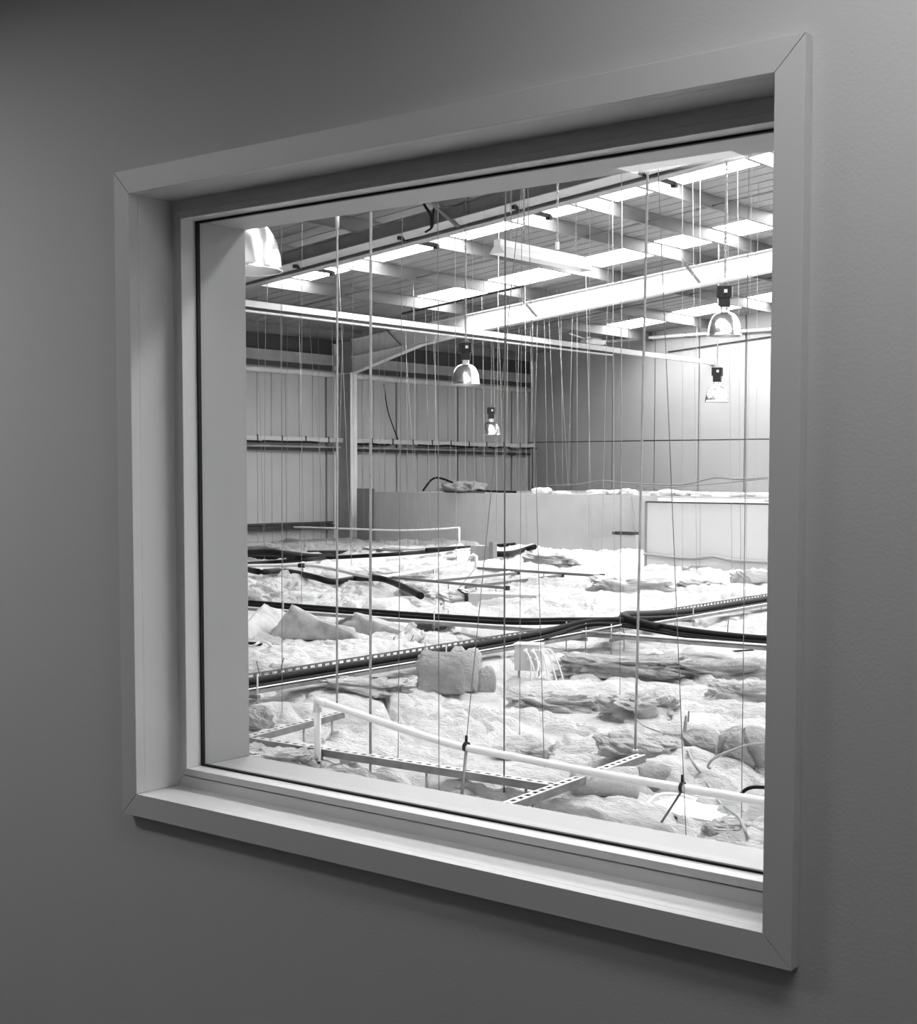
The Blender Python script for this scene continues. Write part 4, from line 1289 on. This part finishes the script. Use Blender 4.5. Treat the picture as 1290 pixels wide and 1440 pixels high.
# ================================================================== FOREGROUND BITS
# white board lying in a hole of the wool
b = on_wool(985, 1140)
D = b.dot(FW)
t = thing('white_sheet', 'glossy white sheet with a curled rim exposed in a gap at lower right', 'sheet', tuple(b))
q = [on_wool(x, y, .03) for x, y in ((918, 1129), (960, 1116), (1035, 1136), (1012, 1156), (955, 1146))]
zq = sum(p.z for p in q) / len(q) - .005
q = [at_z(x, y, zq) for x, y in ((918, 1129), (960, 1116), (1035, 1136), (1012, 1156), (955, 1146))]
MB().prism([p - Vector((0, 0, .012)) for p in q], q).build('sheet', M['whitepl'], t)
MB().tube(catmull([at_z(908, 1133, zq), at_z(925, 1118, zq + .02), at_z(950, 1117, zq + .02), at_z(978, 1124, zq)], 6), .006, 6).build('rim', M['whitepl'], t)
# rolls of wool under the white pipe
def roll(px, py, wpx, hpx, lab, m_, rz):
    b = on_wool(px, py); D = b.dot(FW); r = hpx / 2 * D / FPX; Lh = wpx / 2 * D / FPX
    mb = MB(); n = 40; m2 = 14; vs = []; fs = []
    dx = Vector((math.cos(rz), math.sin(rz), 0)); dy = Vector((-math.sin(rz), math.cos(rz), 0))
    c = Vector((b.x, b.y, b.z + r * .75)) + Vector((b.x, b.y, 0)).normalized() * r
    rings = [(-1., .0), (-1, .55), (-.99, .85)] + [(-.93 + 1.86 * k / m2, 1.) for k in range(m2 + 1)] + [(.99, .85), (1, .55), (1., .0)]
    for k, (q, f) in enumerate(rings):
        for j in range(n):
            a = 2 * math.pi * j / n
            rr = r * f * (1 + .22 * float(fbm(np.array([math.cos(a) * 1.2 + px]), np.array([math.sin(a) * 1.2 + q * 1.3]), 5, 4)[0]))
            vs.append(c + dx * (Lh * q) + dy * (rr * math.cos(a)) + Vector((0, 0, 1)) * (rr * math.sin(a)))
    for k in range(len(rings) - 1):
        for j in range(n): fs.append((k * n + j, k * n + (j + 1) % n, (k + 1) * n + (j + 1) % n, (k + 1) * n + j))
    mb.add(vs, fs, True); o = mb.build('wool_roll', m_, tone=1.)
    return tag(o, lab, 'insulation roll')


roll(850, 1123, 96, 44, 'pale roll of wool under the white pipe beside the crossing channel', M['wool'], .75)
roll(912, 1118, 74, 44, 'second roll of wool under the white pipe, before the dark gap', M['woolgrey'], .95)
# splintered stick, vine-like cable and black cables at right
b = on_wool(962, 1052)
t = thing('splintered_stick', 'splintered grey stick standing upright in the wool', 'stick', tuple(b))
D = b.dot(FW)
MB().tube(catmull([at_d(961, 1056, D), at_d(962, 1042, D), at_d(964, 1020, D), at_d(965, 1006, D)], 5), [.016, .015, .014, .013, .012, .012, .011, .011, .01, .009, .008, .008, .007, .006, .006, .003][:16], 7).build('shaft', M['timber'], t)
MB().tube([at_d(968, 1015, D), at_d(969, 1000, D)], .004, 5).build('splinter', M['boarddark'], t)
wool_cable('thin_cable', [(966, 1050), (975, 1072), (990, 1093), (1000, 1110), (1012, 1128), (1030, 1142), (1040, 1150), (1048, 1168), (1054, 1186), (1053, 1200)], .0055, M['greycable'], 'grey cable trailing from the splintered stick down to the sill', .02, n=7)
wool_cable('thin_cable', [(875, 992), (890, 1005), (905, 1020), (930, 1030), (955, 1040)], .004, M['greycable'], 'thin grey cable from behind the rod to the splintered stick', .03, n=6)
D = on_wool(1030, 1080).dot(FW) * .97
tag(MB().tube(catmull([at_d(1000, 1081, D), at_d(996, 1077, D), at_d(1005, 1066, D), at_d(1030, 1055, D), at_d(1055, 1047, D), at_d(1085, 1045, D)], 6), .0055, 7).build('black_cable', M['greycable']), 'dark cable curving over the round grey roll at the right edge', 'cable')
D = on_wool(1050, 1130).dot(FW) * .97
tag(MB().tube(catmull([at_d(1041, 1118, D), at_d(1050, 1110, D), at_d(1062, 1107, D), at_d(1085, 1108, D)], 6), .007, 7).build('black_cable', M['cable']), 'short thick black cable just above the white pipe at the right edge', 'cable')
# cables about the enclosure
P = [at_y(x, y, YB - .05) for x, y in ((906, 779), (940, 783), (975, 785.5), (1003, 783), (1030, 788), (1080, 791))]
cable('draped_cable', P, .022, M['greycable'], 'grey cable draped across the face of the pale boarded box')
P = [at_y(x, y, YP + .9) for x, y in ((770, 683), (815, 681), (845, 676), (880, 679), (940, 682), (970, 680), (1005, 672), (1040, 674), (1085, 671))]
cable('slack_cable', P, .014, M['darkwire'], 'slack dark cable strung above the low enclosure')
P = [at_y(x, y, YP + .5) for x, y in ((890, 683), (940, 685), (985, 682), (1030, 678), (1085, 672))]
cable('slack_cable', P, .010, M['darkwire'], 'second slack cable, lower and straighter, above the low enclosure')
P = [at_y(x, y, YP - .03) for x, y in ((886, 697), (888, 715), (892, 735), (896, 753))]
cable('hanging_cable', P, .014, M['greycable'], 'grey cable hanging down the partition near the box corner')
P = [at_y(x, y, YP + .2) for x, y in ((595, 690), (608, 674), (622, 673), (650, 684), (680, 690), (726, 692))]
cable('black_cable', P, .02, M['cable'], 'black cable hooped over the left part of the partition top')
P = [at_y(x, y, YP - .25) for x, y in ((330, 745), (330, 745.5))]
p = at_y(935, 697, YB + .4); q2 = at_y(1082, 706, YB + .1)
tag(MB().bar(Vector((p.x, YB + .9, bzt + .03)), Vector((q2.x + 1.0, YB + .25, bzt + .03)), .05, .04).build('timber_batten', M['timber']), 'grey timber batten lying on top of the pale boarded box', 'timber')
tag(MB().bar(Vector((bx.x + .1, YB + .16, bzt + .034)), Vector((bx.x + 1.6, YB + .3, bzt + .034)), .06, .04).build('timber_batten', M['whitepl']), 'white strip lying along the front edge of the boarded box', 'strip')
# thin black cable dangling on the side wall
P = [at_x(x, y, XWALL + .2) for x, y in ((540, 540), (545, 575), (553, 600), (560, 618))]
cable('thin_cable', P, .012, M['cable'], 'thin black cable drooping from the upper rail to the side wall tray')
# white loops by the left edge
P = [on_wool(x, y, l) for x, y, l in ((345, 908, .01), (356, 908, .05), (366, 903, .10), (376, 904, .10), (385, 910, .02))]
cable('white_cable', P, .008, M['whitepl'], 'white cable looped on the wool at the left edge under the folded batts')
P = [on_wool(x, y, .03) for x, y in ((335, 905), (360, 906), (392, 909))]
cable('black_strip', P, .016, M['cable'], 'dark strip in the wool under the folded batts at left', 'strip')

# ================================================================== LIGHT, CAMERA, VIEW
wd_ = bpy.data.worlds.new('world'); sc.world = wd_; wd_.use_nodes = True
wd_.node_tree.nodes['Background'].inputs[0].default_value = (.8, .8, .8, 1)
wd_.node_tree.nodes['Background'].inputs[1].default_value = .5

for o in bpy.data.objects:
    if '_o' in o: del o['_o']

cam = bpy.data.cameras.new('camera'); co = bpy.data.objects.new('camera', cam); COL.objects.link(co)
cam.sensor_fit = 'VERTICAL'; cam.sensor_height = 24; cam.sensor_width = 24 * 1290 / 1440
cam.lens = FPX / 1440 * 24
cam.shift_x = (645 - CX) / 1440; cam.shift_y = (CY - 720) / 1440
cam.clip_start = .05; cam.clip_end = 200
Rm = Matrix((RT, UP, -FW)).transposed()
co.matrix_world = Rm.to_4x4()
sc.camera = co
sc.view_settings.view_transform = 'Standard'; sc.view_settings.look = 'None'
sc.view_settings.exposure = 0; sc.view_settings.gamma = 1; sc.view_settings.use_curve_mapping = False
sc.cycles.max_bounces = 8; sc.cycles.diffuse_bounces = 5; sc.cycles.transparent_max_bounces = 12
sc.cycles.sample_clamp_indirect = 6
sc.cycles.use_denoising = True
